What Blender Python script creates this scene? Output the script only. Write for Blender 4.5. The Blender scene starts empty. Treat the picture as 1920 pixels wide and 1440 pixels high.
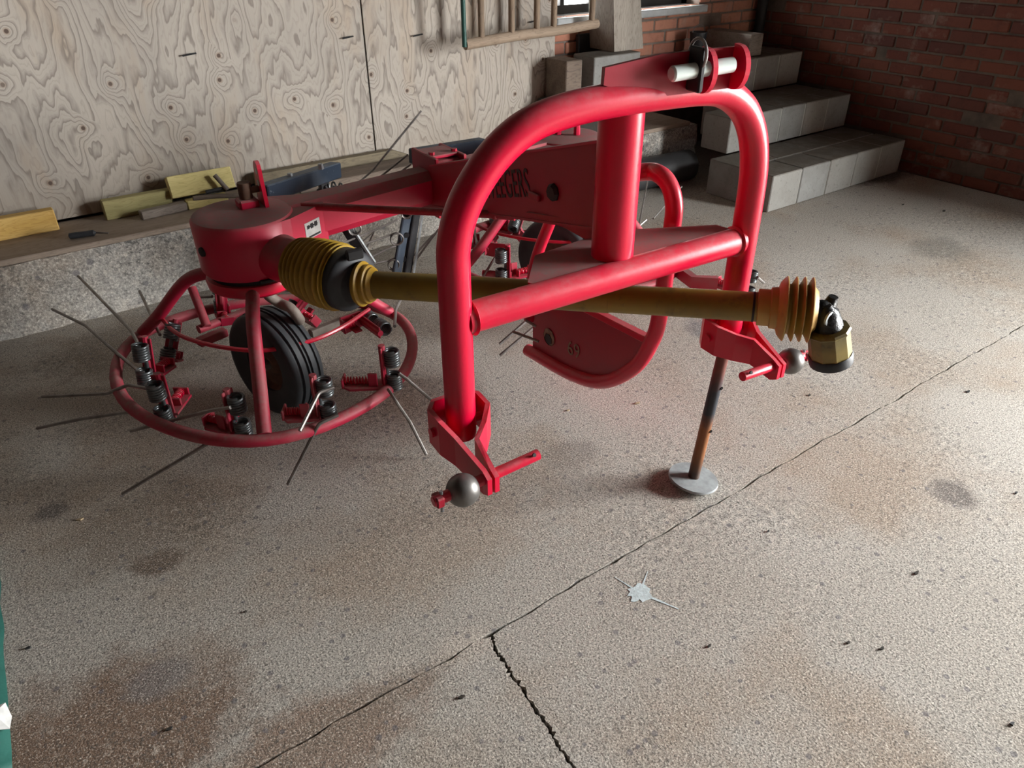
import bpy, math, random
from mathutils import Vector, Matrix
random.seed(7)
S = bpy.context.scene
col = S.collection

# ------------------------------------------------------------------ camera
F = 1400.0                       # focal length in pixels of the 1920x1440 frame
TH, RO, YA, H = math.radians(32.03), math.radians(-0.414), math.radians(35.47), 1.5
f0 = Vector((math.sin(YA), math.cos(YA), 0)); r0 = Vector((math.cos(YA), -math.sin(YA), 0)); Z = Vector((0, 0, 1))
FW = f0*math.cos(TH) - Z*math.sin(TH)
U0 = f0*math.sin(TH) + Z*math.cos(TH)
RT = r0*math.cos(RO) + U0*math.sin(RO)
UP = -r0*math.sin(RO) + U0*math.cos(RO)
CAM = Vector((0, 0, H))
cd = bpy.data.cameras.new('camera'); cam = bpy.data.objects.new('camera', cd); col.objects.link(cam)
cd.sensor_width = 36; cd.lens = F/1920*36; cd.clip_start = 0.02; cd.clip_end = 200
cam.matrix_world = Matrix(((RT.x, UP.x, -FW.x, 0), (RT.y, UP.y, -FW.y, 0), (RT.z, UP.z, -FW.z, H), (0, 0, 0, 1)))
S.camera = cam

# ------------------------------------------------------------------ light
S.view_settings.view_transform = 'Standard'; S.view_settings.look = 'None'
S.view_settings.gamma = 1.0; S.view_settings.use_curve_mapping = False
S.view_settings.exposure = 3.08
wd = bpy.data.worlds.new('sky'); S.world = wd; wd.use_nodes = True
bg = wd.node_tree.nodes['Background']
bg.inputs[0].default_value = (0.98, 0.985, 0.975, 1); bg.inputs[1].default_value = 8.0
DOOR = dict(x=5.15, y0=-2.55, y1=-.25, z1=2.5)      # the open barn doorway in the right wall
def portal(name, loc, rot, sx, sy):
    l = bpy.data.lights.new(name, 'AREA'); l.shape = 'RECTANGLE'; l.size = sx; l.size_y = sy
    l.cycles.is_portal = True
    o = bpy.data.objects.new(name, l); col.objects.link(o); o.location = loc; o.rotation_euler = rot
portal('doorway_daylight', (DOOR['x']+.1, (DOOR['y0']+DOOR['y1'])/2, DOOR['z1']/2), (0, math.pi/2, 0), DOOR['z1'], DOOR['y1']-DOOR['y0'])
portal('window_daylight', (3.85, 4.2, 1.06), (-math.pi/2, 0, 0), 1.3, .2)

# ------------------------------------------------------------------ pixel helpers (a pixel gives a direction, a plane the distance)
def ray(p): return RT*((p[0]-960)/F) + UP*((720-p[1])/F) + FW
def wz(p, z=0.0): d = ray(p); return CAM + d*((z-H)/d.z)
def wy(p, y): d = ray(p); return CAM + d*(y/d.y)
def wx(p, x): d = ray(p); return CAM + d*(x/d.x)
A0 = math.radians(-3.09)
MW = Vector((math.cos(A0), math.sin(A0), 0)); MQ = Vector((-MW.y, MW.x, 0))
MB0 = wz((1320, 895), 0)
def loc(P): P = P-MB0; return Vector((P.dot(MW), P.dot(MQ), P.z))
def lz(p, z): return loc(wz(p, z))
def ly(p, y): d = ray(p); return loc(CAM + d*((y-(CAM-MB0).dot(MQ))/d.dot(MQ)))
def lx(p, x): d = ray(p); return loc(CAM + d*((x-(CAM-MB0).dot(MW))/d.dot(MW)))

# ------------------------------------------------------------------ mesh helpers
V = Vector
def frame(d):
    d = d.normalized(); a = Z if abs(d.z) < .95 else V((1, 0, 0))
    u = d.cross(a).normalized(); return u, d.cross(u).normalized()
class MB:
    def __init__(s): s.v = []; s.f = []
    def add(s, v, f):
        n = len(s.v); s.v += [tuple(x) for x in v]; s.f += [tuple(i+n for i in q) for q in f]; return s
    def box(s, c, size, ax=None):
        X, Y, W = ax if ax else (V((1, 0, 0)), V((0, 1, 0)), Z)
        c = V(c); h = [q/2 for q in size]
        vs = [c+X*(a*h[0])+Y*(b*h[1])+W*(e*h[2]) for a in (-1, 1) for b in (-1, 1) for e in (-1, 1)]
        return s.add(vs, [(0, 1, 3, 2), (4, 6, 7, 5), (0, 4, 5, 1), (2, 3, 7, 6), (0, 2, 6, 4), (1, 5, 7, 3)])
    def bbox(s, c, size, ax=None, b=.004):         # box with chamfered edges
        X, Y, W = ax if ax else (V((1, 0, 0)), V((0, 1, 0)), Z)
        c = V(c); h = [q/2 for q in size]; vs = []; idx = {}
        for sx in (-1, 1):
            for sy in (-1, 1):
                for sz in (-1, 1):
                    for k in range(3):
                        q = [sx*(h[0]-(b if k != 0 else 0)), sy*(h[1]-(b if k != 1 else 0)), sz*(h[2]-(b if k != 2 else 0))]
                        idx[(sx, sy, sz, k)] = len(vs); vs.append(c+X*q[0]+Y*q[1]+W*q[2])
        fs = []; I = idx
        for a in (-1, 1):
            fs.append(tuple(I[(a, q, r, 0)] for q, r in ((-1, -1), (1, -1), (1, 1), (-1, 1))))
            fs.append(tuple(I[(q, a, r, 1)] for q, r in ((-1, -1), (1, -1), (1, 1), (-1, 1))))
            fs.append(tuple(I[(q, r, a, 2)] for q, r in ((-1, -1), (1, -1), (1, 1), (-1, 1))))
            for e in (-1, 1):
                fs.append((I[(a, e, -1, 0)], I[(a, e, 1, 0)], I[(a, e, 1, 1)], I[(a, e, -1, 1)]))
                fs.append((I[(a, -1, e, 0)], I[(a, 1, e, 0)], I[(a, 1, e, 2)], I[(a, -1, e, 2)]))
                fs.append((I[(-1, a, e, 1)], I[(1, a, e, 1)], I[(1, a, e, 2)], I[(-1, a, e, 2)]))
                for g in (-1, 1): fs.append((I[(a, e, g, 0)], I[(a, e, g, 1)], I[(a, e, g, 2)]))
        return s.add(vs, fs)
    def tube(s, path, r, seg=12, closed=False, caps=True):
        P = [V(p) for p in path]; n = len(P); R = r if isinstance(r, (list, tuple)) else [r]*n
        T = []
        for i in range(n):
            a = P[(i-1) % n] if (closed or i > 0) else P[0]; b = P[(i+1) % n] if (closed or i < n-1) else P[-1]
            T.append((b-a).normalized())
        u, w = frame(T[0]); vs = []; prev = T[0]
        for i in range(n):
            q = prev.rotation_difference(T[i]); u = (q @ u); u = (u-T[i]*u.dot(T[i])).normalized(); w = T[i].cross(u); prev = T[i]
            for k in range(seg):
                a = 2*math.pi*k/seg; vs.append(P[i]+(u*math.cos(a)+w*math.sin(a))*R[i])
        fs = []
        for i in range(n if closed else n-1):
            j = (i+1) % n; sh = 0
            if closed and j == 0:
                best = min(range(seg), key=lambda m: (V(vs[(n-1)*seg])-V(vs[m])).length); sh = best
            for k in range(seg):
                a = i*seg+k; b = i*seg+(k+1) % seg
                fs.append((a, b, j*seg+(k+1+sh) % seg, j*seg+(k+sh) % seg))
        if caps and not closed: fs += [tuple(range(seg-1, -1, -1)), tuple((n-1)*seg+k for k in range(seg))]
        return s.add(vs, fs)
    def lathe(s, prof, o, d, seg=32, closed=False):       # prof = [(radius, height along d)]
        o = V(o); d = V(d).normalized(); u, w = frame(d); vs = []; n = len(prof)
        for r, h in prof:
            for k in range(seg):
                a = 2*math.pi*k/seg; vs.append(o+d*h+(u*math.cos(a)+w*math.sin(a))*max(r, 1e-4))
        fs = []
        for i in range(n if closed else n-1):
            j = (i+1) % n
            for k in range(seg): fs.append((i*seg+k, i*seg+(k+1) % seg, j*seg+(k+1) % seg, j*seg+k))
        return s.add(vs, fs)
    def prism(s, poly, t):                              # planar polygon extruded by vector t
        P = [V(p) for p in poly]; t = V(t); n = len(P)
        return s.add(P+[p+t for p in P], [tuple(range(n)), tuple(range(2*n-1, n-1, -1))]+[(i, n+i, n+(i+1) % n, (i+1) % n) for i in range(n)])
    def ribbon(s, path, h, t):                          # upright strap following a path
        P = [V(p) for p in path]; n = len(P); vs = []
        for i in range(n):
            a = P[max(i-1, 0)]; b = P[min(i+1, n-1)]; d = b-a; d.z = 0; d.normalize(); nn = V((-d.y, d.x, 0))*(t/2)
            hh = h[i] if isinstance(h, (list, tuple)) else h
            vs += [P[i]+nn+Z*hh/2, P[i]-nn+Z*hh/2, P[i]-nn-Z*hh/2, P[i]+nn-Z*hh/2]
        fs = [(3, 2, 1, 0), tuple((n-1)*4+k for k in range(4))]
        for i in range(n-1):
            for k in range(4): fs.append((i*4+k, i*4+(k+1) % 4, (i+1)*4+(k+1) % 4, (i+1)*4+k))
        return s.add(vs, fs)
    def sphere(s, c, r, d=Z, seg=24, rings=12, cut=1.0):
        return s.lathe([(r*math.sin(math.pi*i/rings), -r*cut*math.cos(math.pi*i/rings)) for i in range(rings+1)], c, d, seg)
    def build(s, name, mat, parent=None, smooth=False, angle=40):
        m = bpy.data.meshes.new(name); m.from_pydata(s.v, [], s.f); m.update()
        import bmesh
        bm = bmesh.new(); bm.from_mesh(m); bmesh.ops.recalc_face_normals(bm, faces=bm.faces)
        if smooth:
            for fc in bm.faces: fc.smooth = True
            for e in bm.edges:
                if len(e.link_faces) == 2 and e.calc_face_angle(0) > math.radians(angle): e.smooth = False
        bm.to_mesh(m); bm.free()
        o = bpy.data.objects.new(name, m); col.objects.link(o); m.materials.append(M[mat])
        if parent: o.parent = parent
        return o
def helix(c, ax, R, turns, pitch, n=14, start=0.0):
    ax = V(ax).normalized(); u, w = frame(ax); c = V(c); out = []
    N = int(turns*n)
    for i in range(N+1):
        a = start+2*math.pi*i/n
        out.append(c+ax*(pitch*i/n-pitch*turns/2)+(u*math.cos(a)+w*math.sin(a))*R)
    return out
def fillet(pts, rad, n=8):
    P = [V(p) for p in pts]; out = [P[0]]
    for i in range(1, len(P)-1):
        a = (P[i-1]-P[i]); b = (P[i+1]-P[i]); la, lb = a.length, b.length; a.normalize(); b.normalize()
        r = rad[i-1] if isinstance(rad, (list, tuple)) else rad
        ang = a.angle(b); t = min(r/math.tan(ang/2), la*.49, lb*.49)
        A = P[i]+a*t; Bq = P[i]+b*t
        for k in range(n+1):
            x = k/n; out.append(A*(1-x)**2+P[i]*(2*x*(1-x))+Bq*x*x)
    out.append(P[-1]); return out
def smooth_path(pts, n=8):                              # Catmull-Rom
    P = [V(p) for p in pts]; P = [P[0]*2-P[1]]+P+[P[-1]*2-P[-2]]; out = []
    for i in range(1, len(P)-2):
        for k in range(n):
            t = k/n; a, b, c, d = P[i-1:i+3]
            out.append(.5*((2*b)+(c-a)*t+(2*a-5*b+4*c-d)*t*t+(3*b-a-3*c+d)*t**3))
    out.append(P[-2]); return out
def tag(o, label=None, cat=None, group=None, kind=None):
    for k, v in (('label', label), ('category', cat), ('group', group), ('kind', kind)):
        if v: o[k] = v
    return o
def empty(name, at, rz=0):
    o = bpy.data.objects.new(name, None); col.objects.link(o); o.location = at; o.rotation_euler = (0, 0, rz); o.empty_display_size = .1
    return o
def recenter(o, at):
    """move a mesh object's origin to `at` without moving its geometry"""
    at = V(at); o.data.transform(Matrix.Translation(-at)); o.location = at; return o

# ------------------------------------------------------------------ materials
M = {}
class NT:
    def __init__(s, name):
        m = bpy.data.materials.new(name); m.use_nodes = True; s.t = m.node_tree; s.b = s.t.nodes['Principled BSDF']; M[name] = m
        s.co = None; s.gn = None
    def n(s, kind, **kw):
        x = s.t.nodes.new(kind)
        for k, v in kw.items(): setattr(x, k, v)
        return x
    def l(s, a, b): s.t.links.new(a, b)
    def obj(s):
        if not s.co: s.co = s.n('ShaderNodeTexCoord').outputs['Object']
        return s.co
    def put(s, sock, v):
        if hasattr(v, 'is_output') or hasattr(v, 'links'): s.l(v, sock)
        elif isinstance(v, (tuple, list)) and len(v) == 3 and sock.type == 'RGBA': sock.default_value = (*v, 1)
        else: sock.default_value = v
    def math(s, op, a, b=0.0, c=None, clamp=False):
        x = s.n('ShaderNodeMath', operation=op, use_clamp=clamp); s.put(x.inputs[0], a); s.put(x.inputs[1], b)
        if c is not None: s.put(x.inputs[2], c)
        return x.outputs[0]
    def mapv(s, v, scale=(1, 1, 1), loc=(0, 0, 0)):
        x = s.n('ShaderNodeMapping'); s.l(v, x.inputs[0]); x.inputs['Scale'].default_value = scale; x.inputs['Location'].default_value = loc; return x.outputs[0]
    def noise(s, scale, detail=3, rough=.55, v=None, dist=0.0):
        x = s.n('ShaderNodeTexNoise'); s.l(v or s.obj(), x.inputs['Vector']); x.inputs['Scale'].default_value = scale; x.inputs['Detail'].default_value = detail
        x.inputs['Roughness'].default_value = rough; x.inputs['Distortion'].default_value = dist; return x.outputs['Fac']
    def vor(s, scale, v=None, out='Distance', feature='F1', dim='3D'):
        x = s.n('ShaderNodeTexVoronoi', feature=feature, voronoi_dimensions=dim); s.l(v or s.obj(), x.inputs['Vector']); x.inputs['Scale'].default_value = scale; return x.outputs[out]
    def ramp(s, f, lo, hi, a=0.0, b=1.0):
        x = s.n('ShaderNodeMapRange', clamp=True); s.put(x.inputs[0], f); x.inputs[1].default_value = lo; x.inputs[2].default_value = hi; x.inputs[3].default_value = a; x.inputs[4].default_value = b
        return x.outputs[0]
    def mix(s, f, a, b, mode='MIX'):
        x = s.n('ShaderNodeMix', data_type='RGBA', blend_type=mode); s.put(x.inputs[0], f); s.put(x.inputs[6], a); s.put(x.inputs[7], b); return x.outputs[2]
    def base(s, c): s.put(s.b.inputs['Base Color'], c)
    def rough(s, v): s.put(s.b.inputs['Roughness'], v)
    def metal(s, v): s.b.inputs['Metallic'].default_value = v
    def bump(s, h, strength=.3, dist=.005, prev=None):
        x = s.n('ShaderNodeBump'); x.inputs['Strength'].default_value = strength; x.inputs['Distance'].default_value = dist; s.l(h, x.inputs['Height'])
        if prev: s.l(prev, x.inputs['Normal'])
        s.l(x.outputs[0], s.b.inputs['Normal']); return x.outputs[0]
    def upz(s):
        if not s.gn:
            g = s.n('ShaderNodeNewGeometry'); x = s.n('ShaderNodeSeparateXYZ'); s.l(g.outputs['Normal'], x.inputs[0]); s.gn = x.outputs[2]
        return s.gn

def paint(name, colr, dust, amount, rough=.35, scale=14, chip=None, patch=.0, lo=.25):
    t = NT(name); d = t.noise(scale, 5, .65)
    up = t.ramp(t.upz(), .15, .95)
    fac = t.math('MULTIPLY', up, t.ramp(d, .32, .60, lo, 1.0)); fac = t.math('MULTIPLY', fac, t.ramp(t.noise(95, 3, .7), .35, .62, .35+lo*.6, 1.0)); fac = t.math('MULTIPLY', fac, amount)
    worn = t.math('MULTIPLY', t.ramp(t.noise(5, 4), .5, .7), patch); fac = t.math('MAXIMUM', fac, worn)
    c = t.mix(t.ramp(t.noise(3, 3), .35, .7, 0, .35), colr, tuple(x*.6 for x in colr))
    if chip: c = t.mix(t.ramp(t.noise(26, 5, .7), .66, .71), c, chip)
    t.base(t.mix(fac, c, dust)); t.rough(t.ramp(fac, 0, 1, rough, .85)); t.bump(t.noise(90, 4), .12, .002); return t
paint('red', (.60, .0015, .034), (.42, .22, .22), .48, .28)
paint('red_dusty', (.56, .004, .045), (.25, .17, .155), 1.0, .42, 18, lo=.72)
paint('red_rotor', (.42, .009, .042), (.27, .165, .15), .95, .5, 22, chip=(.16, .09, .07), patch=.55)
paint('red_deep', (.36, .002, .022), (.32, .19, .18), .85, .42)
paint('blue_steel', (.018, .035, .065), (.22, .25, .28), .55, .5, 20, chip=(.30, .33, .36), patch=.25)
def simple(name, a, b, scale=8, rough=.6, metal=0.0, bump=.15, bscale=60, bd=.002, spec=None):
    t = NT(name); t.base(t.mix(t.ramp(t.noise(scale, 5, .6), .35, .65), a, b)); t.rough(rough); t.metal(metal)
    if bump: t.bump(t.noise(bscale, 4), bump, bd)
    if spec is not None: t.b.inputs['Specular IOR Level'].default_value = spec
    return t
simple('spring_steel', (.15, .165, .17), (.08, .088, .092), 25, .36, .6)
simple('tine_steel', (.30, .28, .265), (.16, .145, .135), 12, .40, .5)
simple('ball_steel', (.20, .19, .18), (.13, .125, .12), 9, .42, .65)
simple('zinc_pin', (.82, .92, .90), (.72, .82, .80), 10, .25, .2, .04)
simple('black_rubber', (.012, .014, .017), (.03, .034, .04), 9, .55, 0)
simple('tyre', (.020, .024, .029), (.045, .05, .055), 7, .62, 0, .2)
simple('black_grease', (.008, .009, .010), (.025, .025, .024), 40, .35, .2, .5, 80, .006)
simple('galvanised', (.38, .41, .42), (.24, .255, .26), 22, .5, .3)
simple('rust', (.16, .085, .05), (.09, .05, .035), 22, .8, 0, .4)
simple('dirty_steel', (.24, .21, .18), (.14, .11, .09), 16, .7, .1)
simple('black', (.006, .006, .007), (.012, .012, .013), 9, .7)
simple('dark_iron', (.02, .02, .022), (.045, .045, .05), 14, .6, .3)
simple('white_plastic', (.62, .62, .60), (.45, .45, .44), 30, .5)
simple('letter_black', (.012, .004, .005), (.02, .006, .006), 30, .6, 0, 0)
simple('letter_faded', (.30, .20, .13), (.16, .07, .05), 60, .7, 0, 0)
simple('tarp', (.010, .060, .048), (.02, .10, .08), 6, .5, 0, .4, 14, .01)
simple('white_paint', (.62, .72, .74), (.45, .52, .53), 90, .7, 0, .3, 200, .002)
simple('mortar', (.16, .13, .11), (.24, .20, .17), 10, .95, 0, .5, 70, .006)
simple('block_mortar', (.36, .35, .32), (.48, .47, .43), 14, .95, 0, .4, 60, .004)
simple('sill_paint', (.40, .43, .44), (.52, .55, .56), 12, .7, 0, .3, 30, .003)
simple('gap_shade', (.05, .042, .036), (.03, .026, .022), 7, .85)
simple('roof_board', (.045, .038, .032), (.03, .026, .022), 3, .9)
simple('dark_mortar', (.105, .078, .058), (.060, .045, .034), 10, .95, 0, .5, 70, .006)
simple('plastic_grey', (.030, .032, .035), (.05, .05, .052), 6, .5)
simple('leaf', (.05, .04, .03), (.02, .018, .015), 90, .9, 0, 0)
simple('straw', (.42, .34, .22), (.30, .22, .13), 90, .9, 0, 0)
def yellow(name, a, b, grime):
    t = NT(name); c = t.mix(t.ramp(t.noise(5, 4), .4, .65), a, b)
    c = t.mix(t.ramp(t.noise(13, 6, .7), .55, .75, 0, .8), c, grime); t.base(c); t.rough(.5); t.bump(t.noise(50, 4), .15, .003)
yellow('yellow_guard', (.24, .165, .014), (.17, .115, .012), (.06, .04, .012))
yellow('yellow_bellows', (.40, .25, .012), (.30, .17, .010), (.10, .05, .012))
yellow('yellow_orange', (.42, .27, .05), (.34, .18, .03), (.18, .07, .025))
yellow('yellow_black', (.26, .19, .04), (.045, .04, .02), (.010, .010, .009))
def rust_leg():
    t = NT('stand_leg'); s = t.n('ShaderNodeSeparateXYZ'); t.l(t.obj(), s.inputs[0])
    k = t.math('ADD', s.outputs[2], t.math('MULTIPLY', t.noise(14, 3), .12))
    m1 = t.ramp(k, .10, .20); m2 = t.ramp(k, .26, .32)
    c = t.mix(m1, (.06, .03, .018), (.27, .10, .032)); c = t.mix(m2, c, (.028, .032, .04))
    t.base(t.mix(t.ramp(k, .40, .47), c, (.16, .05, .035))); t.rough(.55); t.metal(.1); t.bump(t.noise(60), .25, .003)
rust_leg()

def wood(name, a, b, dark, ax='X', freq=22, rough=.8, ringscale=.6, spots=None):
    """sawn timber, grain along one axis"""
    t = NT(name); sc = {'X': (ringscale*.12, ringscale, ringscale), 'Y': (ringscale, ringscale*.12, ringscale), 'Z': (ringscale, ringscale, ringscale*.12)}[ax]
    v = t.mapv(t.obj(), tuple(q*10 for q in sc)); nz = t.noise(1.6, 4, .6, v); g = t.math('FRACT', t.math('MULTIPLY', nz, freq))
    line = t.ramp(g, .62, .98)
    c = t.mix(t.ramp(t.noise(2.2, 4, .6, v), .35, .65), a, b); c = t.mix(t.math('MULTIPLY', line, .55), c, dark)
    c = t.mix(t.ramp(t.noise(9, 5, .7), .56, .78, 0, .6), c, dark)
    t.base(c); t.rough(rough); t.bump(t.math('ADD', line, t.noise(40, 3, .6, v)), .25, .002)
wood('pine_yellow', (.70, .48, .17), (.60, .38, .10), (.44, .24, .05), 'X')
wood('pine_pale', (.72, .62, .28), (.62, .53, .22), (.45, .36, .13), 'X')
wood('pine_green', (.42, .37, .17), (.33, .30, .13), (.24, .20, .08), 'X')
wood('wood_brown', (.22, .17, .13), (.15, .115, .09), (.07, .05, .04), 'X')
wood('wood_grey', (.30, .26, .22), (.22, .185, .155), (.11, .09, .075), 'X')
wood('wood_grey_z', (.40, .36, .31), (.30, .27, .23), (.15, .125, .10), 'Z')
wood('slat_wood', (.46, .41, .35), (.37, .32, .27), (.20, .165, .13), 'Z')
wood('rail_wood', (.40, .31, .23), (.33, .25, .18), (.18, .13, .09), 'X')
wood('slat_brown', (.30, .22, .15), (.22, .16, .11), (.10, .07, .05), 'Z')
wood('ledge_wood', (.36, .29, .23), (.29, .23, .18), (.17, .13, .10), 'X')
wood('plank_olive', (.22, .18, .115), (.16, .13, .085), (.08, .065, .045), 'X')

def plywood():
    t = NT('plywood'); s = t.n('ShaderNodeSeparateXYZ'); t.l(t.obj(), s.inputs[0]); X, Zc = s.outputs[0], s.outputs[2]
    cb = t.n('ShaderNodeCombineXYZ'); t.l(X, cb.inputs[0]); t.l(Zc, cb.inputs[1]); v = cb.outputs[0]
    lo = t.noise(1, 2, .45, t.mapv(v, (3.0, 1.15, 1))); md = t.noise(1, 3, .5, t.mapv(v, (11, 2.6, 1)))
    fi = t.noise(1, 2, .5, t.mapv(v, (34, 9, 1)))
    vo = t.n('ShaderNodeTexVoronoi', voronoi_dimensions='2D'); t.l(t.mapv(v, (1, .95, 1), (.31, .17, 0)), vo.inputs['Vector']); vo.inputs['Scale'].default_value = 5.0
    d = vo.outputs['Distance']; sp = t.n('ShaderNodeSeparateColor'); t.l(vo.outputs['Color'], sp.inputs[0])
    sel = t.ramp(sp.outputs[0], .50, .54)
    kn = t.math('MULTIPLY', t.math('POWER', 2.718, t.math('MULTIPLY', t.math('MULTIPLY', d, d), -22.0)), sel)
    h = t.math('ADD', t.math('MULTIPLY', X, 11.0), t.math('MULTIPLY', lo, 17.0)); h = t.math('ADD', h, t.math('MULTIPLY', md, 4.2))
    h = t.math('ADD', h, t.math('MULTIPLY', fi, .6)); h = t.math('ADD', h, t.math('MULTIPLY', kn, 3.4))
    fr = t.math('FRACT', h); line = t.math('MULTIPLY', t.ramp(fr, .60, .90), t.ramp(fr, .99, .92))
    fr2 = t.math('FRACT', t.math('MULTIPLY', h, 3.0)); line2 = t.math('MULTIPLY', t.ramp(fr2, .55, .9), t.ramp(fr2, .99, .9))
    c = t.mix(t.ramp(t.noise(1.7, 4), .35, .65), (.46, .415, .36), (.37, .335, .295))
    c = t.mix(t.math('MULTIPLY', t.ramp(t.noise(1, 4, .6, t.mapv(v, (5, 1.3, 1))), .52, .70), .45), c, (.40, .29, .19))
    c = t.mix(t.math('MULTIPLY', line, .68), c, (.17, .145, .125)); c = t.mix(t.math('MULTIPLY', line2, .25), c, (.20, .17, .145))
    c = t.mix(t.math('MULTIPLY', t.ramp(t.math('ADD', Zc, t.math('MULTIPLY', t.noise(4, 3), .3)), .72, .42), .40), c, (.29, .235, .175))   # browner, darker tone towards the bottom edge
    rs = t.math('MULTIPLY', t.ramp(d, .080, .05), sel); c = t.mix(t.math('MULTIPLY', rs, .45), c, (.30, .20, .13))
    c = t.mix(t.math('MULTIPLY', t.ramp(d, .050, .034), sel), c, (.10, .07, .055))
    t.base(c); t.rough(.85); t.bump(t.math('ADD', t.math('MULTIPLY', line, -1.0), t.noise(1, 3, .6, t.mapv(v, (120, 14, 1)))), .25, .0015)
plywood()

def concrete(name, a, b, brown, blots=(), pit=.8, fine=1.0, ct=1.0):
    t = NT(name); o = t.obj()
    big = t.noise(.9, 5, .6); c = t.mix(t.ramp(big, .36, .64), a, b)
    br = t.math('MULTIPLY', t.ramp(t.noise(1.6, 5, .62, t.mapv(o, (1, 1, 1), (3.3, 1.2, 0))), .48, .66), .75); c = t.mix(br, c, brown)
    for (p, rad, colr, st, asp) in blots:
        m = t.mapv(o, (1/rad, 1/(rad*asp), 0.001), (-p[0]/rad, -p[1]/(rad*asp), 0)); L = t.n('ShaderNodeVectorMath', operation='LENGTH'); t.l(m, L.inputs[0])
        k = t.math('ADD', L.outputs['Value'], t.math('MULTIPLY', t.math('SUBTRACT', t.noise(7, 5, .7), .5), 1.3))
        c = t.mix(t.ramp(k, 1.0, .55, 0, st), c, colr)
    sp = t.noise(215*fine, 3, .72); sp2 = t.noise(88*fine, 4, .75)
    c = t.mix(t.ramp(sp, .51, .64, 0, .92*ct), c, tuple(x*.20 for x in a)); c = t.mix(t.ramp(sp, .46, .34, 0, .72*ct), c, (.90, .84, .75))
    rocky = t.ramp(t.noise(1.5, 4, .6), .40, .68)
    gr = t.noise(46*fine, 4, .75); c = t.mix(t.math('MULTIPLY', rocky, t.ramp(gr, .53, .64, 0, .72)), c, tuple(x*.24 for x in a)); c = t.mix(t.math('MULTIPLY', rocky, t.ramp(gr, .45, .36, 0, .55)), c, (.78, .70, .60))
    c = t.mix(t.math('MULTIPLY', t.ramp(sp2, .545, .63), t.math('MULTIPLY_ADD', rocky, .62, .35)), c, tuple(x*.22 for x in a))
    vc = t.vor(44*fine, out='Color'); sv = t.n('ShaderNodeSeparateColor'); t.l(vc, sv.inputs[0])
    peb = t.math('MULTIPLY', t.ramp(sv.outputs[1], .90, .92), t.ramp(t.vor(44*fine), .34, .28)); c = t.mix(t.math('MULTIPLY', peb, .6), c, (.13, .125, .14))
    t.base(c); t.rough(.93); t.b.inputs['Specular IOR Level'].default_value = .2
    n1 = t.bump(sp2, pit*.45, .008); t.bump(sp, .35, .004, n1)
    return t
def P2(px): q = wz(px, 0); return (q.x, q.y)
BL = [(P2((290, 1055)), .085, (.16, .11, .075), .85, .75), (P2((1785, 925)), .10, (.13, .11, .10), .85, .8), (P2((1765, 467)), .22, (.21, .195, .17), .7, .8),
      (P2((180, 1420)), .40, (.21, .13, .085), .95, .75), (P2((560, 1425)), .36, (.27, .175, .12), .8, .4), (P2((95, 960)), .06, (.10, .085, .08), .75, .8), (P2((280, 985)), .32, (.24, .185, .135), .6, .6),
      (P2((860, 1215)), .10, (.55, .49, .42), .7, .6), (P2((740, 1250)), .08, (.52, .47, .41), .6, .8), (P2((620, 690)), .5, (.22, .185, .145), .5, .8), (P2((800, 1010)), .48, (.36, .275, .20), .6, .5), (P2((1070, 850)), .12, (.20, .17, .15), .5, .8),
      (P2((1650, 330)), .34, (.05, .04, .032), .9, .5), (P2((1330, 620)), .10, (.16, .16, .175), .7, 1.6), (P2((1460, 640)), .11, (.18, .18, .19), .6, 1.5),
      (P2((280, 640)), .5, (.16, .125, .095), .65, .7), (P2((1580, 620)), .4, (.40, .34, .27), .4, .6), (P2((700, 1320)), .26, (.27, .205, .155), .7, .22), (P2((1120, 600)), .4, (.44, .385, .31), .4, .7), (P2((300, 1275)), .10, (.22, .21, .21), .6, .7)]
concrete('floor_concrete', (.49, .463, .418), (.42, .385, .335), (.375, .29, .215), BL)
concrete('kerb_concrete', (.40, .395, .375), (.33, .305, .27), (.28, .215, .155), (), 1.3, .48, .62)
concrete('joint_dirt', (.05, .042, .035), (.09, .075, .06), (.05, .04, .03), (), .8, 1)
def blockmat():
    t = NT('block'); oi = t.n('ShaderNodeObjectInfo').outputs['Random']
    c = t.mix(t.ramp(t.noise(7, 5, .6), .35, .65), (.28, .285, .275), (.21, .21, .20)); c = t.mix(t.math('MULTIPLY', oi, .55), c, (.34, .32, .28))
    c = t.mix(t.ramp(t.noise(60, 4, .7), .56, .68, 0, .5), c, (.13, .125, .12))
    c = t.mix(t.math('MULTIPLY', t.ramp(t.upz(), .5, .9), t.ramp(t.noise(11, 5, .7), .25, .55, .45, .9)), c, (.125, .105, .078))     # trodden dirt on the treads
    t.base(c); t.rough(.92); t.bump(t.noise(45, 5, .7), .5, .006)
blockmat()
def brickmat(name, cols, white=.25):
    t = NT(name); oi = t.n('ShaderNodeObjectInfo').outputs['Random']
    c = t.mix(t.ramp(oi, .0, .5), cols[0], cols[1]); c = t.mix(t.ramp(oi, .55, 1.0), c, cols[2])
    g = t.n('ShaderNodeNewGeometry').outputs['Position']
    c = t.mix(t.ramp(t.noise(16, 5, .7, g), .5, .75, 0, .55), c, tuple(x*.45 for x in cols[0]))
    c = t.mix(t.ramp(t.noise(3.4, 5, .7, g), .56, .72, 0, white), c, (.40, .36, .31))
    t.base(c); t.rough(.93); t.bump(t.noise(50, 5, .7, g), .45, .005)
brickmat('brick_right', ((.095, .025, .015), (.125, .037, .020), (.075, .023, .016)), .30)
brickmat('brick_back', ((.46, .20, .13), (.52, .25, .17), (.38, .16, .11)), .35)
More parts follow.
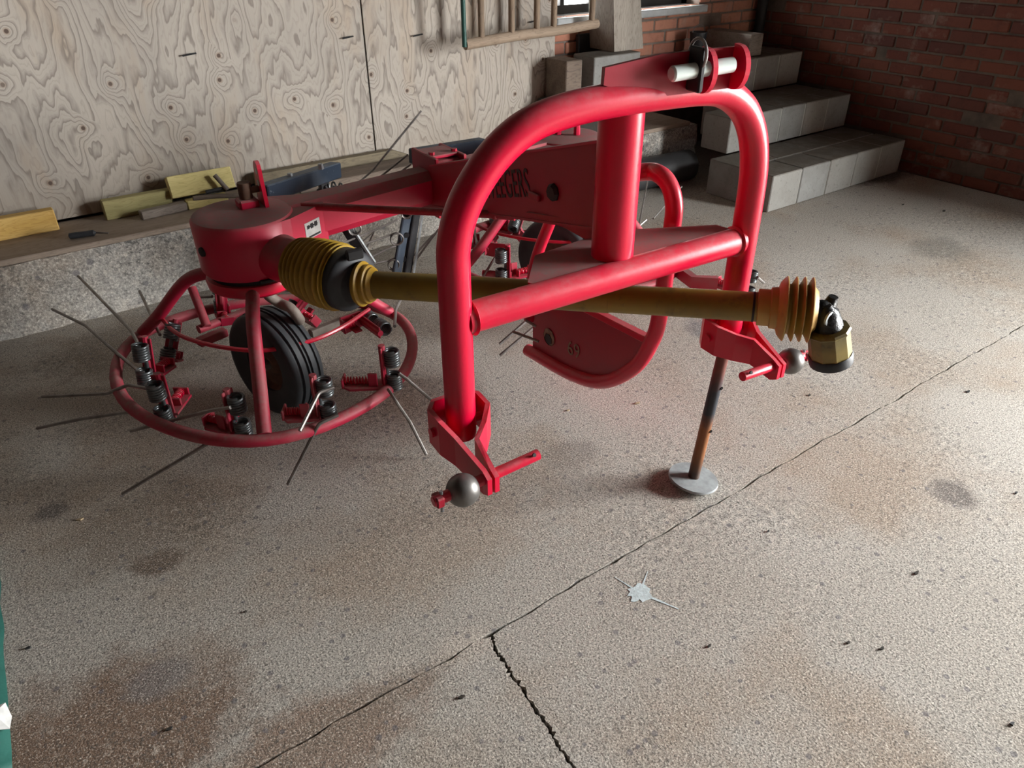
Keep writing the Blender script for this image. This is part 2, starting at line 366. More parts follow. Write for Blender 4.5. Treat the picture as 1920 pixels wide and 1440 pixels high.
def far_brick():
    t = NT('brick_far'); b = t.n('ShaderNodeTexBrick'); s = t.n('ShaderNodeSeparateXYZ'); t.l(t.obj(), s.inputs[0])
    cb = t.n('ShaderNodeCombineXYZ'); t.l(t.math('ADD', s.outputs[0], s.outputs[1]), cb.inputs[0]); t.l(s.outputs[2], cb.inputs[1]); t.l(cb.outputs[0], b.inputs['Vector'])
    b.inputs['Color1'].default_value = (.10, .035, .025, 1); b.inputs['Color2'].default_value = (.07, .028, .02, 1); b.inputs['Mortar'].default_value = (.07, .06, .05, 1)
    b.inputs['Scale'].default_value = 1.0; b.inputs['Brick Width'].default_value = .225; b.inputs['Row Height'].default_value = .075; b.inputs['Mortar Size'].default_value = .006
    t.base(b.outputs['Color']); t.rough(.95)
far_brick()

# ================================================================== THE SETTING
XW, YB, YP = 5.15, 4.0, 3.88           # right wall face, back brick face, plywood face
YJ = 1.041                             # slab joint
# --- floor: three slabs of concrete with open joints over dark dirt
fl = tag(MB().box((4, 0, -.10), (18, 9.2, .1)).build('floor', 'joint_dirt'), kind='structure')
def jag(a, b, n, amp):
    a, b = V(a), V(b); d = (b-a); nn = V((-d.y, d.x, 0)).normalized(); out = []
    for i in range(n+1):
        j = 0 if i in (0, n) else random.uniform(-amp, amp)*(3.2 if random.random() < .10 else .8); out.append(a+d*(i/n)+nn*j)
    return out
crack = [wz(p) for p in [(918, 1186), (930, 1218), (944, 1240), (962, 1268), (985, 1300), (1008, 1335), (1030, 1368), (1052, 1405), (1076, 1440)]]
crack = [V((c.x, c.y, 0)) for c in crack]; crack[0].y = YJ-.006
rest = [V((.585, .45, 0)), V((.60, .0, 0)), V((.57, -1.5, 0)), V((.56, -4.6, 0))]
cl = crack+rest
def dense(path, k, amp):
    out = []
    for a, b in zip(path, path[1:]):
        for i in range(k): out.append(a.lerp(b, i/k)+V((random.uniform(-amp, amp), 0, 0)))
    out.append(path[-1]); return out
cd_ = dense(cl, 8, .0035)
wid = [.0025+.0045*abs(math.sin(i*.55))+random.uniform(0, .003) for i in range(len(cd_))]; wid[0] = .006
front_l = [c+V((-w/2-(random.uniform(0, .006) if i and random.random() < .3 else 0), 0, 0)) for i, (c, w) in enumerate(zip(cd_, wid))]; front_r = [c+V((w/2+(random.uniform(0, .006) if i and random.random() < .3 else 0), 0, 0)) for i, (c, w) in enumerate(zip(cd_, wid))]
def wob(x): return .0022*math.sin(7.3*x)+.0016*math.sin(19*x+1.1)+.0018*math.sin(53*x+.4)+.0016*math.sin(131*x)
for p_ in crack[:1]: p_.y += wob(p_.x)
def slab(poly):
    for p in poly:
        if abs(p.y-YJ) < .02: p.y += wob(p.x)
    return _slab(poly)
def _slab(poly): return MB().prism([V((p.x, p.y, 0)) for p in poly], (0, 0, -.055)).build('slab', 'floor_concrete', fl)
xs0, xs1 = -4.2, 13
back_edge = jag((xs0, YJ+.004, 0), (xs1, YJ+.004, 0), 420, .0028)
slab(back_edge+[V((xs1, 4.3, 0)), V((xs0, 4.3, 0))])
xj = cd_[0].x
slab(jag((xs0, YJ-.003, 0), (xj-wid[0]/2, YJ-.003, 0), 130, .0022)[:-1]+front_l+[V((xs0, -4.6, 0))])
slab(jag((xs1, YJ-.003, 0), (xj+wid[0]/2, YJ-.003, 0), 300, .0022)[:-1]+front_r+[V((xs1, -4.6, 0))])
# paint splash on the floor: a blot with three thin runs
sp = wz((1200, 1112)); b = MB(); pts = []
for i in range(28):
    a = 2*math.pi*i/28; r = .026*(1+random.uniform(-.28, .28)); pts.append(V((sp.x+r*1.25*math.cos(a), sp.y+r*.95*math.sin(a), .0004)))
b.prism(pts, (0, 0, .0007))
for tip, w in (((1272, 1142), .0045), ((1214, 1072), .0035), ((1152, 1082), .0028)):
    e = wz(tip); d = (e-sp); nn = V((-d.y, d.x, 0)).normalized()*w; b.prism([sp+d*.12+nn+Z*.0004, sp+d*.12-nn+Z*.0004, sp+d-nn*.3+Z*.0004, sp+d+nn*.3+Z*.0004], (0, 0, .0006))
b.build('paint_splash', 'white_paint', fl)
# bits of leaf and grit lying on the floor
def bit(px, size, mat, ang):
    q = wz(px); o = MB().prism([q+V((math.cos(ang+k)*size*(.7 if i % 3 else .4), math.sin(ang+k)*size*(.35 if i % 2 else .25), .0005)) for i, k in enumerate((0, 1.2, 2.5, 3.3, 4.4, 5.4))], (0, 0, .004)).build('grit_fragment', mat, fl)
for px, s, m in (((1897, 1358), .012, 'black'), ((1718, 1075), .014, 'leaf'), ((1815, 735), .016, 'black'), ((1195, 757), .018, 'straw'), ((150, 975), .016, 'straw'), ((1440, 997), .008, 'black'), ((1590, 1206), .010, 'leaf'),
                 ((1653, 1217), .011, 'leaf'), ((866, 1308), .014, 'leaf'), ((1330, 1212), .010, 'leaf'), ((1905, 925), .010, 'black'), ((1517, 742), .012, 'leaf'), ((53, 1216), .010, 'black'), ((460, 1148), .008, 'leaf'),
                 ((1693, 384), .016, 'leaf'), ((1770, 396), .022, 'leaf'), ((1600, 345), .016, 'leaf'), ((318, 1368), .012, 'leaf'), ((1065, 770), .010, 'straw')):
    bit(px, s, m, random.uniform(0, 6))

# --- back wall: brick behind plywood, with the window opening
w0, w1, wzb, wzt = 3.2, 4.50, .965, 1.16  # window head kept low, out of view, to cut the daylight
bw = MB()
bw.box(((-4.2+w0)/2, YB+.16, 1.5), (w0+4.2, .3, 3.0)); bw.box(((w1+XW+.3)/2, YB+.16, 1.5), (XW+.3-w1, .3, 3.0))
bw.box(((w0+w1)/2, YB+.16, wzb/2-.02), (w1-w0, .3, wzb-.04)); bw.box(((w0+w1)/2, YB+.16, (wzt+3)/2), (w1-w0, .3, 3-wzt))
wb = tag(bw.build('wall_back', 'mortar'), kind='structure')
def sheet(x0, x1):
    o = MB().bbox(((x0+x1)/2, YP+.009, 1.66), (x1-x0, .018, 2.64), b=.0015).build('plywood_sheet', 'plywood', wb); return o
shA = sheet(-1.8, 1.838); shB = sheet(1.846, 3.105)
for px, sh in (((355, 101), shA), ((652, 69), shA), ((783, 65), shB), ((1000, 39), shB)):
    q = wy(px, YP); MB().tube([q+V((.03, 0, 0)), q+V((.004, -.012, .0)), q+V((-.035, -.014, -.004))], .004, 6).build('nail', 'black', sh)
MB().box((1.842, YP+.012, 1.66), (.010, .008, 2.6)).build('sheet_gap', 'black', wb)
brick_mesh = {}
def brick_run(parent, mat, axis, c, z0, z1, a0, a1, keep):
    """stretcher bond: one object per brick, shared meshes"""
    k = int(round(z0/.075))
    while k*.075 < z1:
        off = -.1125 if k % 2 else 0; n = int((a1-a0)/.225)+2
        for i in range(-1, n):
            s0 = max(a0, a0+off+i*.225+.005); s1 = min(a1, a0+off+(i+1)*.225-.005)
            if s1-s0 < .04: continue
            mid = (s0+s1)/2; z = k*.075+.0375
            if not keep(mid, z): continue
            key = (axis, mat, round(s1-s0, 3))
            size = (s1-s0, .05, .065) if axis == 'x' else (.05, s1-s0, .065)
            if key not in brick_mesh:
                o = MB().bbox((0, 0, 0), size, b=.006).build('brick', mat, parent); brick_mesh[key] = o.data
            else:
                o = bpy.data.objects.new('brick', brick_mesh[key]); col.objects.link(o); o.parent = parent
            j = random.uniform(-.004, .004)+(.006 if random.random() < .10 else 0)
            o.location = (mid, c+.025+j, z) if axis == 'x' else (c+.025+j, mid, z)
            o.rotation_euler = (0, random.uniform(-.012, .012) if axis == 'x' else 0, random.uniform(-.012, .012))
        k += 1
brick_run(wb, 'brick_back', 'x', YB+.003, .525, .95, 3.06, XW, lambda a, z: True)
brick_run(wb, 'brick_back', 'x', YB+.003, .975, 1.25, w1, XW, lambda a, z: True)
win = tag(MB().box((w0+.03, YB+.16, (wzb+wzt)/2), (.05, .06, wzt-wzb)).box((w1-.03, YB+.16, (wzb+wzt)/2), (.05, .06, wzt-wzb)).box(((w0+w1)/2, YB+.16, wzt-.03), (w1-w0, .06, .05)).box(((w0+w1)/2, YB+.16, wzb+.03), (w1-w0, .06, .05)).build('window_1', 'black'), kind='structure')
for xm in (3.36, 3.62, 4.05): MB().box((xm, YB+.16, (wzb+wzt)/2), (.035, .05, wzt-wzb)).build('window_bar', 'black', win)
MB().bbox(((w0+w1)/2+.02, YB+.085, wzb-.02), (w1-w0+.06, .24, .045), b=.006).build('window_sill', 'sill_paint', win)
# --- right wall with the doorway
rw = MB(); Dy0, Dy1, Dz = DOOR['y0'], DOOR['y1'], DOOR['z1']
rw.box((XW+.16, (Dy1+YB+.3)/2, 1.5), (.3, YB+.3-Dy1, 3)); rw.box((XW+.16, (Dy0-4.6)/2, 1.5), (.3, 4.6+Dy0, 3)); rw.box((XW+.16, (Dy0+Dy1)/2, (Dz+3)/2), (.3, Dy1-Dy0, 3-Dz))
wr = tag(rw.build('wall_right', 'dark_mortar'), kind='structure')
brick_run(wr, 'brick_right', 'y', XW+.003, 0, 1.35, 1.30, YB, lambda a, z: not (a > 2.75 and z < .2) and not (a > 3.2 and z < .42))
tag(MB().box((-4.1, -.2, 1.5), (.2, 9, 3)).build('wall_left', 'brick_far'), kind='structure')
tag(MB().box((.6, -4.5, 1.5), (9.5, .2, 3)).build('wall_front', 'brick_far'), kind='structure')
tag(MB().box((.6, -.2, 3.05), (9.7, 9, .1)).build('ceiling', 'roof_board'), kind='structure')
# --- low concrete kerb with a timber board on top
KZ = .327
kb = []; x = -4.0
nx, nz = 150, 8
vs = []
for i in range(nx+1):
    for j in range(nz+1):
        xx = -4+8.06*i/nx; zz = .302*j/nz
        vs.append((xx, 3.507+random.uniform(-.008, .008)+(.012 if j == nz else 0)-(.010 if j == 0 else 0), zz))
fs = [(i*(nz+1)+j, (i+1)*(nz+1)+j, (i+1)*(nz+1)+j+1, i*(nz+1)+j+1) for i in range(nx) for j in range(nz)]
kbm = MB(); kbm.add(vs, fs); kbm.box((.03, 3.76, .151), (8.06, .47, .302))
tag(kbm.build('wall_plinth', 'kerb_concrete', smooth=True), kind='structure')
bd = tag(MB().bbox((.0, 3.705, .3145), (8.0, .37, .025), b=.004).build('trim_1', 'ledge_wood'), kind='structure')
# --- concrete block steps climbing along the right wall
st = empty('block_steps', (4.5, 2.9, 0)); tag(st, 'concrete block steps with dirty treads climbing along the dark brick wall', 'steps')
def sbox(c, size, mat, name): return recenter(MB().bbox(V(c)-V((4.5, 2.9, 0)), size, b=.005).build(name, mat, st), (0, 0, 0))
for (xa, yf, yb, zt) in ((3.722, 2.611, 3.09, .222), (3.86, 3.08, 3.54, .444), (4.12, 3.53, YB-.03, .668)):
    zb = zt-.222; n = 5 if xa < 4 else 4; ww = (XW-.03-xa)/n
    dep = .225 if xa == 3.86 else yb-yf
    sbox(((xa+XW)/2-.015, (yf+yb)/2-.003 if xa != 3.86 else yf+.11, (zt+zb)/2-.004), (XW-xa-.05, (yb-yf-.016) if xa != 3.86 else .21, .212), 'block_mortar', 'mortar_bed')
    for i in range(n):
        j = random.uniform(-.003, .003)
        sbox((xa+ww*(i+.5), yf+j+.11, (zt+zb)/2), (ww-.010, .22, .216), 'block', 'block')
    x2 = xa if xa != 3.86 else 4.12
    n2 = max(2, int((XW-x2)/.44)+1); w2 = (XW-.03-x2)/n2
    for i in range(n2): sbox((x2+w2*(i+.5), (yf+.232+yb)/2, (zt+zb)/2-.002), (w2-.008, yb-yf-.236, .215), 'block', 'block')

# ================================================================== THINGS ALONG THE BACK
def plank(name, label, cat, c, size, mat, rz=0, ry=0, rx=0, group=None, b=.004):
    o = MB().bbox((0, 0, 0), size, b=b).build(name, mat); o.location = c; o.rotation_euler = (rx, ry, rz); tag(o, label, cat, group); return o
def plank_px(name, label, cat, p0, p1, y, zb, h, t, mat, rz=0, ry=0, rx=0):
    a = wy(p0, y); c = wy(p1, y); return plank(name, label, cat, ((a.x+c.x)/2, y+t/2, zb+h/2), (c.x-a.x, t, h), mat, rz, ry, rx)
plank_px('timber_offcut', 'bright orange-yellow pine offcut lying on the ledge, its end sawn square', 'timber', (-70, 420), (104, 405), 3.775, KZ, .092, .055, 'pine_yellow', .0)
plank_px('timber_offcut', 'olive-green pine offcut with a dark end between the yellow one and the pale one', 'timber', (192, 385), (320, 362), 3.775, KZ, .088, .05, 'pine_green', .0)
plank_px('timber_offcut', 'pale lime-yellow split board propped highest, with tools lying on it', 'timber', (316, 348), (438, 335), 3.755, KZ+.045, .10, .05, 'pine_pale', .0, 0, -.35)
plank_px('timber_offcut', 'small pale block under the split board beside the gearbox', 'timber', (352, 385), (430, 380), 3.70, KZ, .042, .05, 'pine_pale', .0)
plank_px('timber_offcut', 'dark grey batten with a bright sawn end in front of the green offcut', 'timber', (262, 398), (352, 388), 3.69, KZ, .038, .045, 'wood_grey', .1)
q = wy((480, 325), 3.80); q2 = wy((738, 287), 3.80); zt = .405
pl = MB().prism([V((q.x, 3.81, KZ)), V((q2.x+.16, 3.81, KZ)), V((q2.x+.10, 3.81, KZ+.035)), V((q2.x, 3.81, zt)), V((q.x, 3.81, zt))], (0, .045, 0)).build('plank', 'plank_olive'); recenter(pl, ((q.x+q2.x)/2, 3.83, KZ)); tag(pl, 'long olive-brown plank with a tapered end standing against the foot of the plywood', 'plank')
q = wy((560, 345), 3.62); q2 = wy((820, 318), 3.62)
plank('plank', 'weathered grey-brown plank lying flat on the ledge behind the red machine', 'plank', ((q.x+q2.x)/2, 3.70, KZ+.018), (q2.x-q.x, .17, .036), 'wood_brown')
def rod(name, label, cat, pts, r, mat, group=None, seg=10):
    o = MB().tube(pts, r, seg).build(name, mat, smooth=True); recenter(o, pts[0]); tag(o, label, cat, group); return o
zb_ = KZ+.062
a = wy((362, 372), 3.70); c = wy((448, 366), 3.70)
rod('wood_stick', 'thin brown stick lying level across the pale block behind the gearbox', 'stick', [a, a.lerp(c, .5)+V((0, 0, .003)), c], .011, 'wood_brown')
a = wy((402, 328), 3.73); c = wy((427, 356), 3.70)
rod('wood_stick', 'short grey round peg leaning on the pale split board', 'stick', [a, c], .011, 'dirty_steel')
a = wy((386, 360), 3.72); c = wy((424, 352), 3.72)
rod('iron_wedge', 'small dark iron wedge on the pale split board under the peg', 'wedge', [a, a.lerp(c, .6), c], .009, 'dark_iron')
a = wz((128, 443), KZ+.014); c = wz((180, 436), KZ+.014); e = wz((203, 437), KZ+.012)
t_ = empty('chisel', a); tag(t_, 'chisel with a black handle lying on the ledge by the orange-yellow offcut', 'chisel')
recenter(MB().lathe([(.002, 0), (.012, .004), (.014, .03), (.012, .07), (.014, (c-a).length-.01), (.004, (c-a).length)], a, c-a, 14).build('handle', 'black_rubber', t_, True), a).location = (0, 0, 0)
recenter(MB().tube([c, e], .004, 6).build('blade', 'tine_steel', t_), a).location = (0, 0, 0)
# blocks stacked on the ledge beneath the post; lowest coloured dark for shade
for (px0, px1, zb, zt, y, m, lab) in (((1046, 200), (1205, 170), KZ, .548, 3.66, 'gap_shade', 'block coloured dark as shade at the bottom of the stack on the ledge'),
        ((1062, 130), (1092, 130), .548, .775, 3.66, 'wood_brown', 'small brown block on the stack to one side of the grey block'),
        ((1114, 130), (1200, 120), .548, .785, 3.62, 'block', 'grey concrete block on the stack below the timber post')):
    a = wy(px0, y); c = wy(px1, y); o = MB().bbox((0, 0, 0), (c.x-a.x, .2, zt-zb), b=.005).build('stacked_block', m); o.location = ((a.x+c.x)/2, y+.1, (zt+zb)/2); tag(o, lab, 'block')
a = wy((1152, 95), 3.70); c = wy((1206, 92), 3.70); a2 = wy((1143, -300), 3.70); c2 = wy((1178, -300), 3.70)
po = MB().add([V((a.x, 3.70, .787)), V((c.x, 3.70, .787)), V((c.x, 3.93, .787)), V((a.x, 3.93, .787)), V((a2.x, 3.70, 2.0)), V((c2.x, 3.70, 2.0)), V((c2.x, 3.93, 2.0)), V((a2.x, 3.93, 2.0))], [(0, 3, 2, 1), (4, 5, 6, 7), (0, 1, 5, 4), (1, 2, 6, 5), (2, 3, 7, 6), (3, 0, 4, 7)]).build('timber_post', 'wood_grey_z')
recenter(po, (a.x+.1, 3.8, .787)); tag(po, 'thick weathered grey timber post standing on the stacked blocks below the window', 'post')
plank('gap_shade', 'black board standing in for shade in the gap between the plywood and the timber post', 'board', (3.47, 3.95, .72), (.26, .03, .30), 'black')  # black sheet added where the niche beside the post is only shaded
# block lying on the top step, black tub behind it
a = wy((1402, 85), 3.60); c = wy((1425, 85), 3.60)
tb = MB().bbox((0, 0, 0), ((c.x-a.x), .40, .14), b=.005).build('loose_block', 'wood_grey'); tb.location = ((a.x+c.x)/2, 3.58+.20, .668+.07); tag(tb, 'dull brown block lying end-on across the top step', 'block')
tu = empty('black_tub', (4.36, 3.86, .668)); tag(tu, 'small black tub on the top step by the brick wall', 'tub')
MB().lathe([(0, 0), (.045, 0), (.058, .14), (.061, .14), (.061, .15), (.054, .15), (.044, .02), (0, .015)], (0, 0, 0), Z, 20).build('shell', 'black_rubber', tu, True)
MB().tube([(.06*math.cos(x_), .0, .15+.045*math.sin(x_)) for x_ in [math.pi*i/10 for i in range(11)]], .003, 6).build('bail_handle', 'tine_steel', tu, True)
# drain pipe in the corner
cp = MB().tube([V((XW-.05, YB-.07, .668)), V((XW-.05, YB-.07, 2.9))], .038, 16); o = cp.build('corner_pipe', 'black', smooth=True); recenter(o, (XW-.05, YB-.07, .668)); tag(o, 'black downpipe standing in the corner of the two brick walls', 'pipe')
# grey plastic gutter length lying on the floor along the kerb
ax = 3.40; prof = []
g0 = V((2.9, 3.42, .10)); g1 = V((3.84, 3.36, .10))
o = MB().tube([g0, g1], .098, 26).build('duct_pipe', 'plastic_grey', smooth=True); recenter(o, g0); tag(o, 'dark grey plastic pipe lying on the floor between the kerb and the steps', 'pipe')
# wooden hurdle hung in front of the plywood
hu = empty('wooden_hurdle', wy((875, 84), 3.67)); tag(hu, 'wooden hurdle with round spindles hung in front of the plywood', 'hurdle')
def hpart(b, name, mat): o = b.build(name, mat, hu, True); o.data.transform(Matrix.Translation(-hu.location)); return o
a = wy((872, 84), 3.67); c = wy((1119, 44), 3.67)
hpart(MB().tube(smooth_path([a, a.lerp(c, .35)+V((0, 0, .004)), a.lerp(c, .7)-V((0, 0, .003)), c], 4), [.027]*13, 14), 'bottom_rail', 'rail_wood')
for xx, yy in ((903, 82), (959, 72), (1006, 63), (1038, 57), (1109, 45)):
    q = wy((xx, yy), 3.67); hpart(MB().tube([q, V((q.x+.003, 3.67, 1.35)), V((q.x-.003, 3.67, 1.8))], .018, 10), 'spindle', 'slat_brown')
q = wy((871, 88), 3.66); hpart(MB().tube([q, V((q.x, 3.66, 1.3)), V((q.x, 3.66, 1.82))], .013, 10), 'green_post', 'tarp')
e = V((a.x-.02, 3.67, 1.8)); hpart(MB().tube([e, V((c.x, 3.67, 1.8))], .025, 12), 'top_rail', 'rail_wood')
# green tarpaulin at the left edge
b = MB(); n, m_ = 26, 10; vs = []
edge = [wz(p) for p in [(-6, 1010), (-2, 1060), (4, 1100), (2, 1135), (10, 1180), (8, 1225), (14, 1280), (18, 1330), (22, 1390), (26, 1450)]]
ed = smooth_path(edge, 3); n = len(ed)-1
for i, p in enumerate(ed):
    for j in range(m_+1):
        w = j/m_; vs.append(V((p.x-.9*w, p.y, .004+.035*math.sin(min(1, w*3)*math.pi*.5)+.012*math.sin(i*.9+w*9)*min(1, w*6)+random.uniform(0, .003))))
b.add(vs, [(i*(m_+1)+j, (i+1)*(m_+1)+j, (i+1)*(m_+1)+j+1, i*(m_+1)+j+1) for i in range(n) for j in range(m_)])
tp = b.build('tarpaulin', 'tarp', smooth=True); recenter(tp, (ed[0].x-.4, ed[0].y-.3, 0)); tag(tp, 'crumpled dark green tarpaulin lying on the concrete floor', 'tarpaulin')
sm = tp.modifiers.new('thick', 'SOLIDIFY'); sm.thickness = .003
q = wz((17, 1355)); o = MB().add([q+V((-.030, .035, .030)), q+V((.004, .040, .022)), q+V((.010, .0, .014)), q+V((.004, -.035, .018)), q+V((-.022, -.030, .030)), q+V((-.016, .004, .042))], [(0, 1, 5), (1, 2, 5), (2, 3, 5), (3, 4, 5), (4, 0, 5)]).build('tarp_label', 'white_plastic', tp); o.data.transform(Matrix.Translation(-tp.location))
o.modifiers.new('thick', 'SOLIDIFY').thickness = .002

# ================================================================== THE RED HAY TEDDER
T = empty('hay_tedder', (MB0.x, MB0.y, 0), A0)
tag(T, 'red two-rotor hay tedder with tubular hitch frame and yellow drive shaft', 'farm machine')
XL, XR, CZ, TZ, TR = -.85, 0.0, .79, 1.198, .034
# --- hitch frame
arch = smooth_path([(XL, 0, .505), (XL, 0, .70), (-.849, 0, .90), (-.846, 0, .955), (-.830, 0, 1.010), (-.796, 0, 1.066), (-.744, 0, 1.119), (-.672, 0, 1.160), (-.572, 0, 1.179), (-.45, 0, 1.184), (-.32, 0, 1.183), (-.195, 0, 1.176), (-.128, 0, 1.156), (-.070, 0, 1.115), (-.030, 0, 1.056), (-.008, 0, .985), (-.001, 0, .90), (XR, 0, .70), (XR, 0, .455)], 6)
hf = MB().tube(arch, TR, 24).build('hitch_frame', 'red', T, True)
MB().tube([(XL+.02, 0, CZ), (XR-.02, 0, CZ)], TR, 24).build('crossbar', 'red', hf, True)
for xx in (XL+.036, XR-.036): MB().lathe([(TR, -.004), (TR+.006, 0), (TR, .004)], (xx, 0, CZ), (1, 0, 0), 24).build('weld_bead', 'red', hf, True)
corner = [V((-.654, .026, 0)), V((-.555, .145, 0)), V((-.40, .165, 0)), V((-.246, .15, 0)), V((-.047, .058, 0)), V((-.035, .0, 0)), V((-.64, .0, 0))]
MB().prism([p+Z*.808 for p in corner], (0, 0, .012)).build('pivot_plate', 'red_dusty', hf)
PX, PY = -.40, .048
MB().lathe([(.002, .82), (.050, .82), (.050, 1.172), (.002, 1.172)], (PX, PY, 0), Z, 36).build('pivot_tube', 'red', T, True)
# --- top link bracket: a long plate on the bar with two rounded lugs, a pin and a linch ring
TA = ly((1132, 142), -.012); TB = ly((1392, 122), -.06); tdir = (TB-TA); tdir.z = 0; tdir.normalize(); tn = V((tdir.y, -tdir.x, 0))
def lpl(p, off=0.0):                                   # pixel onto the bracket's upright plate
    d0 = ray(p); d = V((d0.dot(MW), d0.dot(MQ), d0.z)); C0 = loc(CAM); return C0+d*(((TA+tn*off)-C0).dot(tn)/d.dot(tn))
tl = MB().prism([lpl(p) for p in [(1132, 160), (1200, 186), (1330, 170), (1388, 163), (1390, 87), (1330, 92), (1240, 102), (1135, 127)]], tn*-.012).build('top_link_bracket', 'red_deep', T)
def lug(px):
    c0 = lpl(px); pr = [c0+Z*.046, c0+Z*.0]; pr = [c0+Z*.045+tn*.0]+[c0+tn*(.012+.034*math.cos(a))+Z*(.044*math.sin(a)) for a in [math.radians(q) for q in range(90, -91, -15)]]+[c0-Z*.044]
    return MB().prism([p-tdir*.006 for p in pr], tdir*.012).build('lug', 'red', tl)
lug((1316, 131)); lug((1376, 124))
pa = lpl((1258, 139), .024); pb = lpl((1374, 121), .024)
MB().lathe([(0, 0), (.012, 0), (.0155, .004), (.0155, (pb-pa).length-.002), (0, (pb-pa).length)], pa, pb-pa, 20).build('top_link_pin', 'zinc_pin', tl, True)
lc = lpl((1305, 132), .022)
MB().tube([lc+tn*(.028*math.cos(a))+Z*(.030*math.sin(a)+.030) for a in [2*math.pi*i/20 for i in range(20)]], .0032, 8, True).build('linch_ring', 'tine_steel', tl, True)
MB().bbox(lc+tn*.0+Z*.002, (.012, .045, .085), (tdir, tn, Z), b=.003).build('linch_clip', 'black', tl)
# --- lower link brackets: strap round the leg, arm, ball and pin
def lower(x, s, zb, name):
    # s = +1: outside of the machine is towards +x
    o_, i_ = x+s*.062, x-s*.062
    yb = -.155; za = zb-.045
    e1 = x+s*.032; e2 = x+s*.014
    p1 = [V((e1, yb-.022, za)), V((e1, yb, za)), V((x+s*.046, -.062, zb-.018)), V((o_, -.02, zb)), V((o_, .028, zb+.004)), V((x+s*.04, .055, zb+.004)), V((i_+s*.02, .055, zb+.004)), V((i_, .03, zb+.004)), V((i_, -.015, zb)),
          V((x-s*.03, -.052, zb-.012)), V((e2-s*.006, -.085, zb-.022)), V((e2, yb, za)), V((e2, yb-.022, za))]
    hs = [.04, .062, .075, .09, .09, .09, .09, .09, .088, .08, .075, .062, .04]
    st_ = MB().ribbon(p1, hs, .011).build('lower_link_bracket', 'red', T)
    MB().tube([V((o_+s*.012, .008, zb)), V((i_-s*.012, .008, zb))], .011, 10).build('clamp_bolt', 'red', st_)
    bc = V((x+s*.085, yb, za+.002))
    MB().lathe([(.011, -.034), (.018, -.031)]+[(.036*math.cos(a), .036*math.sin(a)) for a in [math.radians(q) for q in range(-58, 59, 9)]]+[(.018, .031), (.011, .034)], bc, (1, 0, 0), 28).build('hitch_ball', 'ball_steel', st_, True)
    MB().lathe([(0, 0), (.0105, 0), (.0125, .004), (.0125, .36-.10), (.010, .26), (0, .262)], bc+V((s*.07, 0, 0)), (-s, 0, .055), 14).build('hitch_pin', 'red', st_, True)
    MB().bbox(bc+V((s*.058, 0, .0)), (.018, .03, .024), b=.003).build('pin_head', 'red_deep', st_)
    MB().tube([bc+V((s*.05, -.0, .02)), bc+V((s*.052, -.004, -.03))], .004, 8).build('lynch_peg', 'galvanised', st_)
    hole = bc-V((s*.172, .0085, -.021)); MB().lathe([(0, 0), (.0045, 0), (.0045, .004)], hole-V((0, .004, -.006)), V((0, 1, -.4)), 10).build('pin_hole', 'black', st_)
    return st_
lower(XL, -1, .53, 'left'); lower(XR, 1, .515, 'right')
# --- parking stand under the right leg
ft = lz((1298, 905), 0)
sl = MB().tube([V((ft.x, ft.y, .012)), V((.0, .0, .50))], .0175, 16).build('parking_stand', 'stand_leg', T, True)
MB().lathe([(0, .0), (.074, .0), (.078, .004), (.076, .010), (.03, .013), (0, .013)], (ft.x, ft.y, .012), V((.13, -.05, 1)), 40).build('foot_plate', 'galvanised', sl, True)
for k in (.19, .34): MB().lathe([(0, 0), (.005, 0), (.005, .002)], V((ft.x, ft.y, .012)).lerp(V((0, 0, .5)), k/.5)+V((.006, -.0175, 0)), (.2, -1, 0), 10).build('adjusting_hole', 'black', sl)
rc = ly((1402, 622), .03); MB().tube([rc+V((.034*math.cos(a), .012*math.sin(a), .052*math.sin(a))) for a in [2*math.pi*i/22 for i in range(22)]], .005, 8, True).build('retaining_ring', 'rust', T, True)
# --- box drawbar with the maker's name
nl, fl_ = -.385, -.315
bx = [V((nl, .10, .865)), V((nl, .10, 1.07)), V((fl_, 1.15, .757)), V((fl_, 1.15, .615))]
def boxy(z0, z1, g):     # drawbar slab between two height fractions; g = overhang
    L4 = [bx[0].lerp(bx[1], z0), bx[0].lerp(bx[1], z1), bx[3].lerp(bx[2], z1), bx[3].lerp(bx[2], z0)]
    R4 = [p+V((.04 if i < 2 else .14, 0, 0)) for i, p in enumerate(L4)]
    L4 = [p-V((g, 0, 0)) for p in L4]; R4 = [p+V((g, 0, 0)) for p in R4]
    return MB().add(L4+R4, [(0, 1, 2, 3), (7, 6, 5, 4), (0, 4, 5, 1), (1, 5, 6, 2), (2, 6, 7, 3), (3, 7, 4, 0)])
db = boxy(0, 1, 0).build('drawbar_box', 'red_deep', T)
boxy(1, 1.035, .006).build('top_flange', 'red_dusty', db); boxy(-.035, 0, .004).build('bottom_flange', 'red_deep', db)
MB().prism([lx(p, -.372) for p in [(985, 398), (1122, 418), (1118, 456), (1092, 446), (1060, 428)]], (.04, 0, 0)).build('drawbar_gusset', 'red_deep', db)
